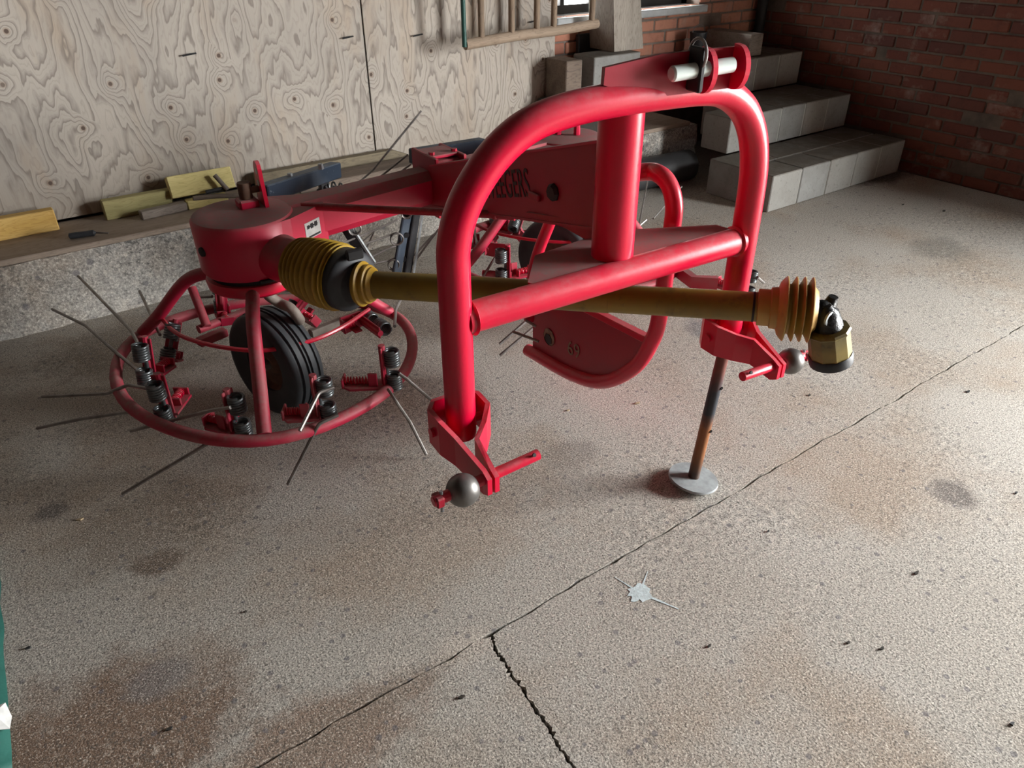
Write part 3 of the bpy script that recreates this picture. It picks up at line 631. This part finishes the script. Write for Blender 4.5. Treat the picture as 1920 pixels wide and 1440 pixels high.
def letters(txt, mat, at, xdir, ydir, size, sx, parent, name):
    c = bpy.data.curves.new(name, 'FONT'); c.body = txt; c.size = size; c.extrude = .0006; c.offset = 0.0; c.space_character = 1.06
    o = bpy.data.objects.new(name+'_src', c); col.objects.link(o); bpy.context.view_layer.update()
    me = bpy.data.meshes.new_from_object(o.evaluated_get(bpy.context.evaluated_depsgraph_get())); bpy.data.objects.remove(o)
    xd, yd = V(xdir).normalized(), V(ydir); yd = (yd-xd*yd.dot(xd)).normalized(); nd = xd.cross(yd)
    me.transform(Matrix(((xd.x*sx, yd.x, nd.x, at[0]), (xd.y*sx, yd.y, nd.y, at[1]), (xd.z*sx, yd.z, nd.z, at[2]), (0, 0, 0, 1))))
    me.materials.clear(); me.materials.append(M[mat]); ob = bpy.data.objects.new(name, me); col.objects.link(ob); ob.parent = parent; return ob
sd = (bx[1]-bx[2]).normalized(); sy = .72
def onface(y, k):    # point on the drawbar's left face, k of its height up
    u = (y-.10)/1.05; lo = bx[0].lerp(bx[3], u); hi = bx[1].lerp(bx[2], u); return lo.lerp(hi, k)+V((-.0012, 0, 0))
letters('ZWEEGERS', 'letter_black', onface(.760, .27), sd, Z, .112, .56, db, 'lettering')
bc = onface(.33, .42); MB().lathe([(0, .012), (.018, .012), (.024, .004), (.024, 0)], bc, (-1, 0, 0), 8).build('boss_bolt', 'letter_black', db)
MB().bbox(onface(.42, .36)+V((-.006, 0, 0)), (.012, .05, .02), b=.003).build('boss_lug', 'red_deep', db)
# hanging bracket with the tie rod from the left gearbox
hb = lx((921, 402), -.335); MB().bbox(hb+V((.02, 0, .03)), (.05, .045, .085), b=.004).build('tie_rod_bracket', 'red_deep', T)
ra = lz((562, 386), .712); MB().tube(fillet([ra+V((-.012, .01, -.014)), ra, hb+V((.0, 0, 0)), hb+V((.05, -.06, 0))], .02, 4), .0125, 12).build('tie_rod', 'red_deep', T, True)
# --- guard hoop and skirt panel below the drawbar
GX = -.12
hp = [lx(p, GX) for p in [(1212, 322), (1238, 328), (1256, 350), (1264, 388), (1258, 440), (1247, 520), (1237, 590), (1224, 636), (1190, 688), (1130, 716), (1068, 700), (990, 656)]]
hp = [V((GX-.11, hp[0].y+.03, hp[0].z-.004))]+hp
gh = MB().tube(smooth_path(hp, 6), .0235, 16).build('guard_hoop', 'red', T, True)
pn = [lx(p, GX+.004) for p in [(1062, 566), (1212, 634), (1200, 670), (1168, 698), (1130, 708), (1095, 702), (1040, 678), (999, 652), (999, 540), (1020, 548)]]
pnl = MB().prism(pn, (.006, 0, 0)).build('skirt_panel', 'red_deep', T)
rl = [lx(p, GX) for p in [(1005, 532), (1216, 640)]]; rd = (rl[1]-rl[0]).normalized()
MB().bbox((rl[0]+rl[1])/2+V((.0, 0, .006)), (.03, (rl[1]-rl[0]).length, .022), (V((1, 0, 0)), rd, rd.cross(V((1, 0, 0)))*-1), b=.003).build('panel_rail', 'red', pnl)
tx = lx((1060, 668), GX-.001); letters('69', 'letter_faded', lx((1064, 662), GX+.002), (0, -1, .12), (0, .12, 1), .075, .95, pnl, 'number_lettering')
em = lx((1030, 632), GX+.003)
MB().lathe([(0, 0), (.034, 0), (.034, .001)], em+V((-.001, 0, 0)), (-1, 0, 0), 9).build('faded_emblem', 'letter_faded', pnl)
MB().lathe([(0, 0), (.022, 0), (.022, .001)], em+V((-.0022, .004, -.010)), (-1, 0, 0), 7).build('emblem_centre', 'letter_black', pnl)
so = [lx(p, GX-.05) for p in [(1040, 385), (1033, 412), (1012, 465), (1000, 510), (992, 600)]]
MB().tube(smooth_path(so, 5), .019, 14).build('guard_strut', 'red', T, True)
# --- cross beam, centre flange
H1 = V((-.988, 1.138, 0)); H2 = V((.42, 1.36, 0))
def beam(a, b, w0, w1, name, mat):
    d = (b-a).normalized(); u = V((-d.y, d.x, 0)).normalized(); n = d.cross(u); vs = []
    for c, w in ((a, w0), (b, w1)):
        for p, q in ((-1, -.55), (-.55, -1), (.55, -1), (1, -.55), (1, .55), (.55, 1), (-.55, 1), (-1, .55)): vs.append(c+u*(p*w)+n*(q*w))
    return MB().add(vs, [tuple(range(8)), tuple(range(15, 7, -1))]+[(i, (i+1) % 8, 8+(i+1) % 8, 8+i) for i in range(8)]).build(name, mat, T)
FC = V((-.25, 1.22, .675))
bm_ = beam(V((-.86, 1.15, .655)), V((-.31, 1.215, .672)), .068, .062, 'cross_beam', 'red_dusty')
beam(V((-.19, 1.235, .672)), V((.30, 1.34, .655)), .062, .068, 'cross_beam', 'red_dusty')
cf = MB().bbox(FC, (.10, .15, .19), b=.006).build('centre_flange', 'red_deep', T)
for dx in (-.056, .056): MB().bbox(FC+V((dx, -.005, .005)), (.014, .19, .215), b=.003).build('flange_plate', 'red_deep', cf)
MB().bbox(FC+V((0, 0, .106)), (.125, .12, .012), b=.003).build('flange_cap', 'red_dusty', cf)
for dx in (-.045, .045): MB().lathe([(0, .012), (.011, .012), (.011, 0)], FC+V((dx, -.04, .11)), Z, 6).build('bolt', 'red_deep', cf)
# --- gearboxes
def gearbox(c, neck, mat='red_dusty'):
    g = MB().lathe([(0, .722), (.13, .727), (.150, .722), (.157, .712), (.155, .56), (.148, .548), (0, .548)], c, Z, 48).build('gearbox_housing', mat, T, True)
    MB().lathe([(.132, .55), (.132, .526)], c, Z, 40).build('seal_gap', 'black', g)
    MB().lathe([(.05, .53), (.146, .528), (.150, .518), (.147, .496), (.135, .486), (.05, .484)], c, Z, 48).build('rotor_flange', 'red', g, True)
    n = V(neck).normalized(); m = Z.cross(n)
    pl_ = [c+n*.05-m*.145, c+n*.10-m*.135, c+n*.25-m*.060, c+n*.25+m*.060, c+n*.10+m*.135, c+n*.05+m*.145]
    MB().prism([p+Z*.588 for p in pl_], (0, 0, .128)).build('beam_neck', mat, g)
    return g
g1 = gearbox(H1, (1, .10, 0)); g2 = gearbox(H2, (-1, -.2, 0))
# lug with holes, filler cap and drain details on the left gearbox
lb = lz((492, 383), .727); hole = lambda cy, cz, r: [V((lb.x, cy+r*math.cos(a), cz+r*math.sin(a))) for a in [2*math.pi*i/10 for i in range(11)]]
yy = lb.y; out = [V((lb.x, yy-.035, .725)), V((lb.x, yy+.045, .725)), V((lb.x, yy+.028, .83))]+[V((lb.x, yy+.004+.024*math.cos(a), .838+.026*math.sin(a))) for a in [math.radians(q) for q in (10, 40, 70, 90, 110, 140, 170)]]+[V((lb.x, yy-.024, .80))]
hA = hole(yy+.002, .832, .010); hB = hole(yy+.002, .795, .010)
lo = MB().prism(out, (.012, 0, 0)).build('mounting_lug', 'red', g1)
for hh in (hA, hB): MB().prism([p+V((-.0008, 0, 0)) for p in hh[:-1]], (.0006, 0, 0)).build('lug_hole', 'white_plastic', g1)
fcx = lz((463, 377), .74)
MB().bbox(V((fcx.x, fcx.y, .735)), (.062, .062, .03), b=.006).build('filler_base', 'red_dusty', g1)
MB().lathe([(.0, .80), (.020, .80), (.0215, .795), (.0205, .74), (.02, .73)], (fcx.x, fcx.y, 0), Z, 20).build('filler_cap', 'rust', g1, True)
MB().lathe([(.0, .045), (.011, .045), (.011, 0)], (fcx.x+.015, fcx.y-.008, .775), (1, .1, 0), 6).build('breather_bolt', 'rust', g1)
dc = H1+V((-.147, -.048, .64)); MB().lathe([(0, .008), (.014, .007), (.016, 0)], dc, (-.95, -.31, 0), 16).build('side_plug', 'black', g1)
dc = H1+V((.0, -.148, .545)); MB().bbox(dc, (.04, .02, .012), b=.002).build('seal_tab', 'black', g1)
# sticker on the beam neck
sk = ly((588, 411), .985+.09); nx_ = V((.1, -1, 0)).normalized(); sxd = V((1, .1, .0)).normalized()
nn1 = V((1, .10, 0)).normalized(); mm1 = Z.cross(nn1); u_ = (nn1*.15+mm1*.075).normalized(); n_ = V((u_.y, -u_.x, 0)); sk = H1+nn1*.185-mm1*.0925+Z*.652
stk = MB().bbox(sk+n_*.0005, (.075, .002, .055), (u_, n_*-1, Z), b=.0005).build('sticker', 'white_plastic', g1)
for (dx, dz, w, h) in ((-.022, .012, .012, .012), (-.004, .012, .014, .016), (.016, .013, .014, .016), (.0, .012, .05, .005), (.004, -.021, .058, .006)):
    MB().bbox(sk+u_*dx+Z*dz+n_*.0018, (w, .0008, h), (u_, n_*-1, Z), b=.0002).build('sticker_print', 'black', stk)
# cap studs on the right gearbox
for dx, dy in ((-.02, .02), (.04, -.03)): MB().lathe([(0, .05), (.012, .05), (.014, .02), (.014, 0)], H2+V((dx, dy, .725)), Z, 8).build('filler_cap', 'red_dusty', g2)
# --- drive shaft
sh0 = lz((690, 533), .60); sh1 = V((.0, -.2, .67)); D = (sh1-sh0).normalized(); Lsh = (sh1-sh0).length
ds = MB().tube([sh0, sh0+D*(Lsh*.60)], .0395, 24).build('drive_shaft', 'yellow_guard', T, True)
MB().tube([sh0+D*(Lsh*.595), sh1-D*.085], .0375, 24).build('outer_tube', 'yellow_guard', ds, True)
MB().lathe([(.036, 0), (.0385, .001), (.0385, .006), (.036, .007)], sh1-D*.108, D, 24).build('tube_band', 'black', ds, True)
MB().lathe([(.028, 0), (.028, .09)], sh1-D*.10, D, 24).build('inner_tube', 'yellow_guard', ds, True)
c = sh1-D*.066
bell = [(.036, -.03), (.046, -.028), (.046, 0), (.051, .002), (.053, .018), (.066, .022), (.076, .030), (.080, .034), (.081, .036), (.080, .038), (.062, .042)]
for k in range(3): bell += [(.062, .047+k*.019), (.078, .055+k*.019), (.081, .057+k*.019), (.080, .059+k*.019), (.060, .062+k*.019)]
bell += [(.048, .11)]
MB().lathe(bell, c, D, 40).build('guard_cone', 'yellow_orange', ds, True)
# rear bellows, bent between gearbox stub and shaft
sb0 = H1+V((.035, -.06, .605)); b0 = lz((560, 497), .605); b3 = lz((648, 523), .60)
MB().tube([sb0, sb0.lerp(b0, .5), b0+(b0-sb0).normalized()*.03], [.080, .074, .066], 32).build('input_stub', 'red_dusty', g1, True)
pth = smooth_path([b0, lz((588, 506), .603), lz((620, 516), .601), b3, sh0-D*.035], 44); n = len(pth); rr = []
for i in range(n):
    u = i/(n-1); base = .078+.018*math.sin(min(1, u/.6)*math.pi*.6) if u < .70 else .0915
    rr.append(base+(.0070*math.sin(u*2*math.pi*13) if u < .70 else 0))
k = int(n*.70)
MB().tube(pth[:k+1], rr[:k+1], 32).build('bellows', 'yellow_bellows', ds, True, 60)
MB().tube([pth[k]-(pth[k+1]-pth[k])*.5]+pth[k:]+[sh0-D*.012], [.090]+[.093 if (i-k)/(n-k) < .55 else .093-.040*(((i-k)/(n-k)-.55)/.45)**2 for i in range(k, n)]+[.048], 32).build('boot', 'black_rubber', ds, True, 60)
MB().lathe([(.040, -.026), (.060, -.024), (.066, -.016), (.066, -.010), (.056, -.004), (.058, .004), (.056, .010), (.050, .013), (.050, .020), (.045, .024), (.040, .030)], sh0-D*.004, D, 32).build('shaft_collar', 'yellow_bellows', ds, True)
MB().bbox(sh0-D*.05+V((.01, -.02, .095)), (.05, .02, .03), b=.004).build('boot_clip', 'black', ds)
# tractor-end joint: greasy yoke and drooping coupler
yk = sh1+D*.055
MB().sphere(yk, .028, D, 16, 8).build('yoke', 'black_grease', ds, True)
MB().tube([yk, ly((1553, 580), -.24), ly((1563, 556), -.245)], [.026, .022, .012], 12).build('yoke_ear', 'black_grease', ds, True)
MB().tube([yk-Z*.008, ly((1550, 592), -.245), ly((1556, 616), -.262)], [.028, .032, .034], 14).build('yoke_ear', 'black_grease', ds, True)
ct = ly((1552, 606), -.262); cdn = (ly((1560, 700), -.285)-ct).normalized()
MB().lathe([(.0, -.052), (.012, -.05), (.028, -.03), (.030, .0), (.034, .012)], ct, cdn, 16).build('cross_journal', 'black_grease', ds, True)
MB().lathe([(.036, .012), (.050, .014), (.054, .020), (.050, .026), (.0515, .100), (.0, .100)], ct, cdn, 10).build('coupler', 'yellow_black', ds)
MB().lathe([(.0515, .088), (.0545, .093), (.053, .114), (.042, .122), (.022, .122), (.022, .097)], ct, cdn, 24).build('coupler_rim', 'black_rubber', ds, True)
MB().lathe([(.012, 0), (.018, .001), (.018, .006), (.012, .007)], yk+V((-.012, -.03, -.004)), (.1, -1, 0), 16).build('circlip', 'galvanised', ds, True)
# --- castor wheels
def wheel(c, yaw, name='wheel'):
    n = V((math.cos(yaw), math.sin(yaw), 0)); R, w = .19, .066
    prof = [(.095, -.050), (.125, -.060), (.160, -.064), (.178, -.060), (.186, -.050), (.188, -.040), (.182, -.037), (.182, -.031), (.190, -.029), (.191, -.012), (.184, -.010), (.184, -.004), (.191, -.002), (.191, .002), (.184, .004), (.184, .010), (.191, .012),
            (.190, .029), (.182, .031), (.182, .037), (.188, .040), (.186, .050), (.178, .060), (.160, .064), (.125, .060), (.095, .050)]
    o = MB().lathe(prof, c, n, 48, True).build('wheel_tyre', 'tyre', T, True, 50)
    MB().lathe([(.0, -.03), (.03, -.036), (.045, -.020), (.085, -.022), (.097, -.046), (.100, -.050), (.100, .050), (.085, .022), (.045, .02), (.03, .036), (0, .03)], c, n, 32).build('rim', 'rust', o, True)
    MB().lathe([(0, -.068), (.016, -.068), (.018, -.03), (.018, .03), (.016, .068), (0, .068)], c, n, 12).build('hub', 'dirty_steel', o)
    return o
W1 = lz((518, 676), .191); W2 = lz((1048, 482), .191)
wheel(V((W1.x, W1.y, .191)), math.radians(200)); wheel(V((W2.x, W2.y, .191)), math.radians(205))
lg = [H1+V((.02, .04, .50)), lz((498, 548), .46), lz((524, 568), .42), lz((545, 578), .41), lz((562, 600), .36), V((W1.x, W1.y, .191))+V((.10, .03, .12)), V((W1.x, W1.y, .19))+V((.095, .03, 0)), V((W1.x, W1.y, .19))]
MB().tube(smooth_path(lg, 5), .0175, 14).build('castor_leg', 'dirty_steel', T, True)
lg2 = [H2+V((.0, .02, .50)), H2+V((.08, .05, .43)), V((W2.x, W2.y, .34))+V((.11, .03, 0)), V((W2.x, W2.y, .19))+V((.10, .03, 0)), V((W2.x, W2.y, .19))]
MB().tube(smooth_path(lg2, 5), .0175, 14).build('castor_leg', 'dirty_steel', T, True)
# --- rotors
RZ, RR = .205, .50
TILT = math.radians(2.6)
def rp(c, ang, r, z):      # point on a slightly tilted rotor
    a = math.radians(ang); x, y = r*math.cos(a), r*math.sin(a); return V((c.x+x, c.y+y, z-x*math.tan(TILT)))
def rotor(c, spokes, rod=True):
    def rad(a):
        k = sum(math.exp(-(((a-s+180) % 360-180)/28)**2) for s in spokes); return RR-.018+.040*k
    ring = MB().tube([rp(c, a, rad(a), RZ) for a in range(0, 360, 6)], .0195, 14, True).build('rotor_ring', 'red_rotor', T, True)
    for s in spokes:
        pts = [rp(c, s, .10, .50), rp(c, s, .16, .497), rp(c, s, .27, .452), rp(c, s, .42, .30), rp(c, s, rad(s)-.012, RZ+.012)]
        MB().tube(smooth_path(pts, 7), .0215, 14).build('spoke', 'red_rotor', ring, True)
    if rod:
        pts = [lz(p, .30) for p in [(306, 600), (322, 618), (350, 634), (410, 650), (495, 657), (580, 640), (640, 614), (692, 580)]]; off = c-H1
        MB().tube(smooth_path([p+off for p in pts], 5), .0075, 8).build('guard_rod', 'red', ring, True)
    return ring
def unit(ring, c, bd, tines, axis=Z, bl=.10, k=1.0):
    """double coil spring tine on its sprung bracket; bd points from the coil along the bracket"""
    c = V(c); ax = V(axis).normalized(); bd = V(bd); bd = (bd-ax*bd.dot(ax)).normalized(); sd_ = ax.cross(bd)
    b = MB()
    for s in (-1, 1): b.tube(helix(c+ax*(s*.044*k), ax, .0225*k, 6.5, .0086*k, 14), .0043*k, 6)
    b.tube([c+ax*(.018*k)+bd*.020*k, c-ax*(.018*k)+bd*.020*k], .007*k, 8)
    b.build('coil_spring', 'spring_steel', ring, True, 60)
    for tn in tines: MB().tube(fillet(tn, .03, 5), .0057, 8).build('tine', 'tine_steel', ring, True)
    b = MB(); A = (bd, sd_, ax)
    b.bbox(c+bd*.030*k, (.006, .044, .165*k), A, b=.002)
    b.prism([c+bd*.026-sd_*.03-ax*.062*k, c+bd*.026+sd_*.03-ax*.062*k, c+bd*(.05+bl*.7)+sd_*.038-ax*.062*k, c+bd*(.036+bl)+sd_*.02-ax*.062*k, c+bd*(.036+bl)-sd_*.03-ax*.062*k], ax*.008)
    b.bbox(c+bd*(.036+bl)-ax*.045*k, (.007, .05, .034), A, b=.002)
    b.bbox(c+bd*(.036+bl*.35)-ax*.045*k-sd_*.012, (.007, .03, .034), A, b=.002)
    b.tube([c+bd*.03-ax*.07*k, c+bd*.03+ax*.088*k], .011*k, 10)
    b.bbox(c+bd*.066-ax*.03*k+sd_*.018, (.03, .008, .05), A, b=.002)
    b.build('tine_bracket', 'red_rotor', ring)
    MB().tube(helix(c+bd*(.036+bl*.68)-ax*.042*k, bd, .0115, 8, bl*.075, 10), .0026, 5).build('return_spring', 'red', ring, True, 60)
r1 = rotor(H1, (-109, 133, 12)); r2 = rotor(H2, (-60, 60, 180))
def U(px, z, bpx, tines, axis=Z, ring=r1, bl=.10, k=1.0):
    c = lz(px, z); e = lz(bpx, z-.04); d = e-c; d.z = 0
    unit(ring, c, d, [[V(p) if isinstance(p, Vector) else lz(p[:2], p[2]) for p in t] for t in tines], axis, bl, k)
U((268, 684), .27, (312, 668), [[(262, 650, .31), (246, 620, .31), (147, 518, .27)], [(262, 698, .25), (205, 650, .25), (160, 610, .22), (98, 580, .16)]], (.12, .08, 1))
U((300, 756), .25, (332, 742), [[(285, 730, .29), (240, 722, .27), (200, 738, .22), (80, 744, .10)], [(285, 782, .22), (245, 772, .215), (150, 786, .12), (70, 803, .02)]], (.0, .0, 1))
U((450, 780), .24, (394, 782), [[(432, 764, .29), (394, 770, .27), (245, 808, .19)], [(466, 814, .225), (406, 822, .215), (230, 926, .02)]])
U((612, 748), .25, (545, 770), [[(626, 726, .30), (598, 736, .30), (562, 808, .24)], [(634, 778, .245), (598, 794, .235), (540, 908, .02)]])
U((737, 692), .26, (664, 712), [[(748, 700, .28), (762, 710, .26), (830, 768, .15)], [(728, 730, .24), (742, 752, .23), (768, 790, .14), (799, 852, .02)]], bl=.13)
U((704, 604), .27, (690, 640), [[(740, 612, .28), (742, 580, .24), (752, 560, .2)]], lz((722, 614), .27)-lz((688, 590), .27), bl=.07)
U((412, 556), .27, (430, 600), [[(398, 556, .28), (372, 557, .26)]], (.1, -.05, 1), bl=.09)
U((318, 645), .24, (345, 628), [[(300, 628, .26), (262, 546, .24)]], (.5, .35, 1), bl=.08)
U((560, 560), .27, (590, 585), [[(540, 545, .28), (470, 520, .2)]], (.7, .2, .5), bl=.10)
rp_ = lz((385, 612), .22); MB().tube([lz((360, 540), .34), lz((388, 612), .23)], .016, 12).build('tine_arm', 'red_rotor', r1, True)
MB().tube([lz((372, 618), .22), lz((425, 598), .22), lz((470, 580), .22)], .016, 12).build('tine_arm', 'red_rotor', r1, True)
MB().bbox(lz((398, 632), .22), (.11, .035, .03), (V((.9, .3, 0)).normalized(), V((-.3, .9, 0)).normalized(), Z), b=.003).build('tine_bracket', 'red_rotor', r1)
# rotor two: what shows behind the frame
U((908, 456), .27, (940, 440), [[(894, 458, .28), (888, 420, .26), (884, 404, .2)]], lz((925, 434), .27)-lz((890, 474), .27), r2, .09)
U((940, 498), .26, (990, 505), [[(930, 480, .28), (905, 520, .2)]], Z, r2, .10)
U((968, 408), .27, (1000, 405), [[(960, 400, .28), (920, 380, .2)]], (.6, .5, .5), r2, .09)
for ang in (-105, 100, 140):
    c = rp(H2, ang, .46, .255); o_ = rp(H2, ang-22, .60, .20); t_ = rp(H2, ang-38, .78, .05)
    unit(r2, c, H2-c, [[c+Z*.05, o_+Z*.06, t_+Z*.05], [c-Z*.05, o_, t_]], Z, .09)
MB().tube([lz((905, 512), .21), lz((960, 516), .21)], .014, 10).build('tine_arm', 'red_rotor', r2, True)
# outermost arm of the right rotor, past the hitch leg
a = rp(H2, -50, .50, .21); e = lz((1408, 545), .20)
MB().ribbon([a, lz((1300, 528), .22), lz((1345, 530), .22)], .05, .03).build('tine_arm', 'red_rotor', r2)
U((1408, 533), .25, (1345, 528), [[lz((1420, 520), .29), lz((1432, 530), .25)]], Z, r2, .12, .8)
for px, py_, z_, tip in ((1180, 440, .25, (1212, 412)), (1225, 410, .27, (1278, 350)), (1195, 440, .2, (1215, 335))):
    MB().tube([lz((px, py_), z_), lz(tip, z_+.04)], .0042, 6).build('tine', 'tine_steel', r2)
MB().tube([lz((1080, 478), .25), lz((1112, 442), .3)], .004, 6).build('tine', 'tine_steel', r2)
for p0, p1 in (((962, 622, .25), (1010, 640, .24)), ((985, 600, .3), (1005, 612, .28))): MB().tube([lz(p0[:2], p0[2]), lz(p1[:2], p1[2])], .005, 6).build('tine', 'tine_steel', r2)
# --- swath gates: blue bars, struts and long spring tines at the back
def bar(p0, p1, w, h, name, mat, parent=T):
    d = (p1-p0); L_ = d.length; d.normalize(); s = V((d.y, -d.x, 0)).normalized(); return MB().bbox((p0+p1)/2, (L_, w, h), (d, s, d.cross(s)*-1), b=.004).build(name, mat, parent)
B1 = bar(ly((492, 364), 1.42), ly((630, 318), 1.78), .05, .062, 'gate_bar', 'blue_steel'); B2 = bar(ly((772, 294), 1.70), ly((905, 272), 1.76), .05, .062, 'gate_bar', 'blue_steel')
for px in ((505, 352), (545, 336), (602, 318)): MB().lathe([(0, .02), (.010, .02), (.012, 0)], ly(px, 1.55)+V((0, 0, .002)), Z, 6).build('bolt', 'galvanised', B1)
q0 = ly((612, 340), 1.76)
for s_ in range(4): MB().tube(helix(q0+V((.0+.03*s_, 0, -.02-.01*s_)), (1, 0, 0), .022, 1.5, .008, 10), .004, 6).build('gate_coil', 'spring_steel', B1, True)
MB().bbox(ly((607, 345), 1.76), (.04, .035, .09), b=.004).build('gate_clamp', 'dark_iron', B1)
s1 = bar(ly((603, 350), 1.76), ly((692, 494), 1.66), .026, .05, 'gate_strut', 'dark_iron'); bar(ly((612, 356), 1.74), ly((702, 494), 1.64), .012, .022, 'strut_edge', 'galvanised', s1)
s2 = bar(ly((776, 330), 1.74), ly((742, 520), 1.66), .016, .055, 'gate_strut', 'blue_steel'); bar(ly((790, 330), 1.76), ly((762, 516), 1.68), .022, .05, 'strut_bar', 'dark_iron', s2); bar(ly((797, 370), 1.755), ly((775, 516), 1.67), .008, .018, 'strut_edge', 'galvanised', s2)
for px in ((762, 440), (757, 485), (765, 405)): MB().lathe([(0, .012), (.012, .012), (.012, 0)], ly(px, 1.69), (-.4, -1, 0), 6).build('bolt', 'dark_iron', s2)
def gtine(pts, par, r=.0045): MB().tube(pts, r, 6).build('gate_tine', 'tine_steel', par)
GY = 1.70
for pts in ([(579, 444), (631, 429), (681, 415), (703, 403), (745, 388)], [(623, 463), (655, 451), (701, 432), (745, 412)], [(661, 467), (691, 455), (720, 445), (744, 436)], [(687, 486), (735, 463), (744, 462)], [(660, 500), (694, 496), (727, 489), (740, 484)]):
    gtine([ly(p, GY-.02) for p in pts], s2)
for pts in ([(640, 372), (700, 318), (790, 208)], [(690, 350), (765, 290)], [(722, 345), (770, 308)], [(735, 350), (830, 270)]): gtine([ly(p, 1.86) for p in pts], s2)
for pts in ([(671, 460), (701, 435), (682, 477)], [(776, 479), (814, 439)], [(770, 500), (822, 430)]): gtine([ly(p, GY+.02) for p in pts], s2, .005)
for px, r in (((744, 448), .027), ((738, 496), .024), ((665, 429), .026), ((762, 400), .022)):
    c = ly(px, GY-.03); MB().tube(helix(c, (-.35, -1, 0), r, 2.2, .008, 16), .0036, 6).build('gate_coil', 'tine_steel', s2, True)
a = ly((590, 606), 1.45); MB().bbox(lz((635, 605), .16), (.26, .03, .03), (V((.97, .22, 0)), V((-.22, .97, 0)), Z), b=.004).build('skid_bar', 'dirty_steel', T)
# repeats share a group
for o in list(col.objects):
    if o.parent is None and 'label' in o:
        k = o.name.split('.')[0]
        g = {'timber_offcut': 'timber offcuts on the ledge', 'stacked_block': 'blocks stacked on the ledge', 'wood_stick': 'sticks behind the gearbox', 'plank': 'planks on the ledge'}.get(k)
        if g: o['group'] = g
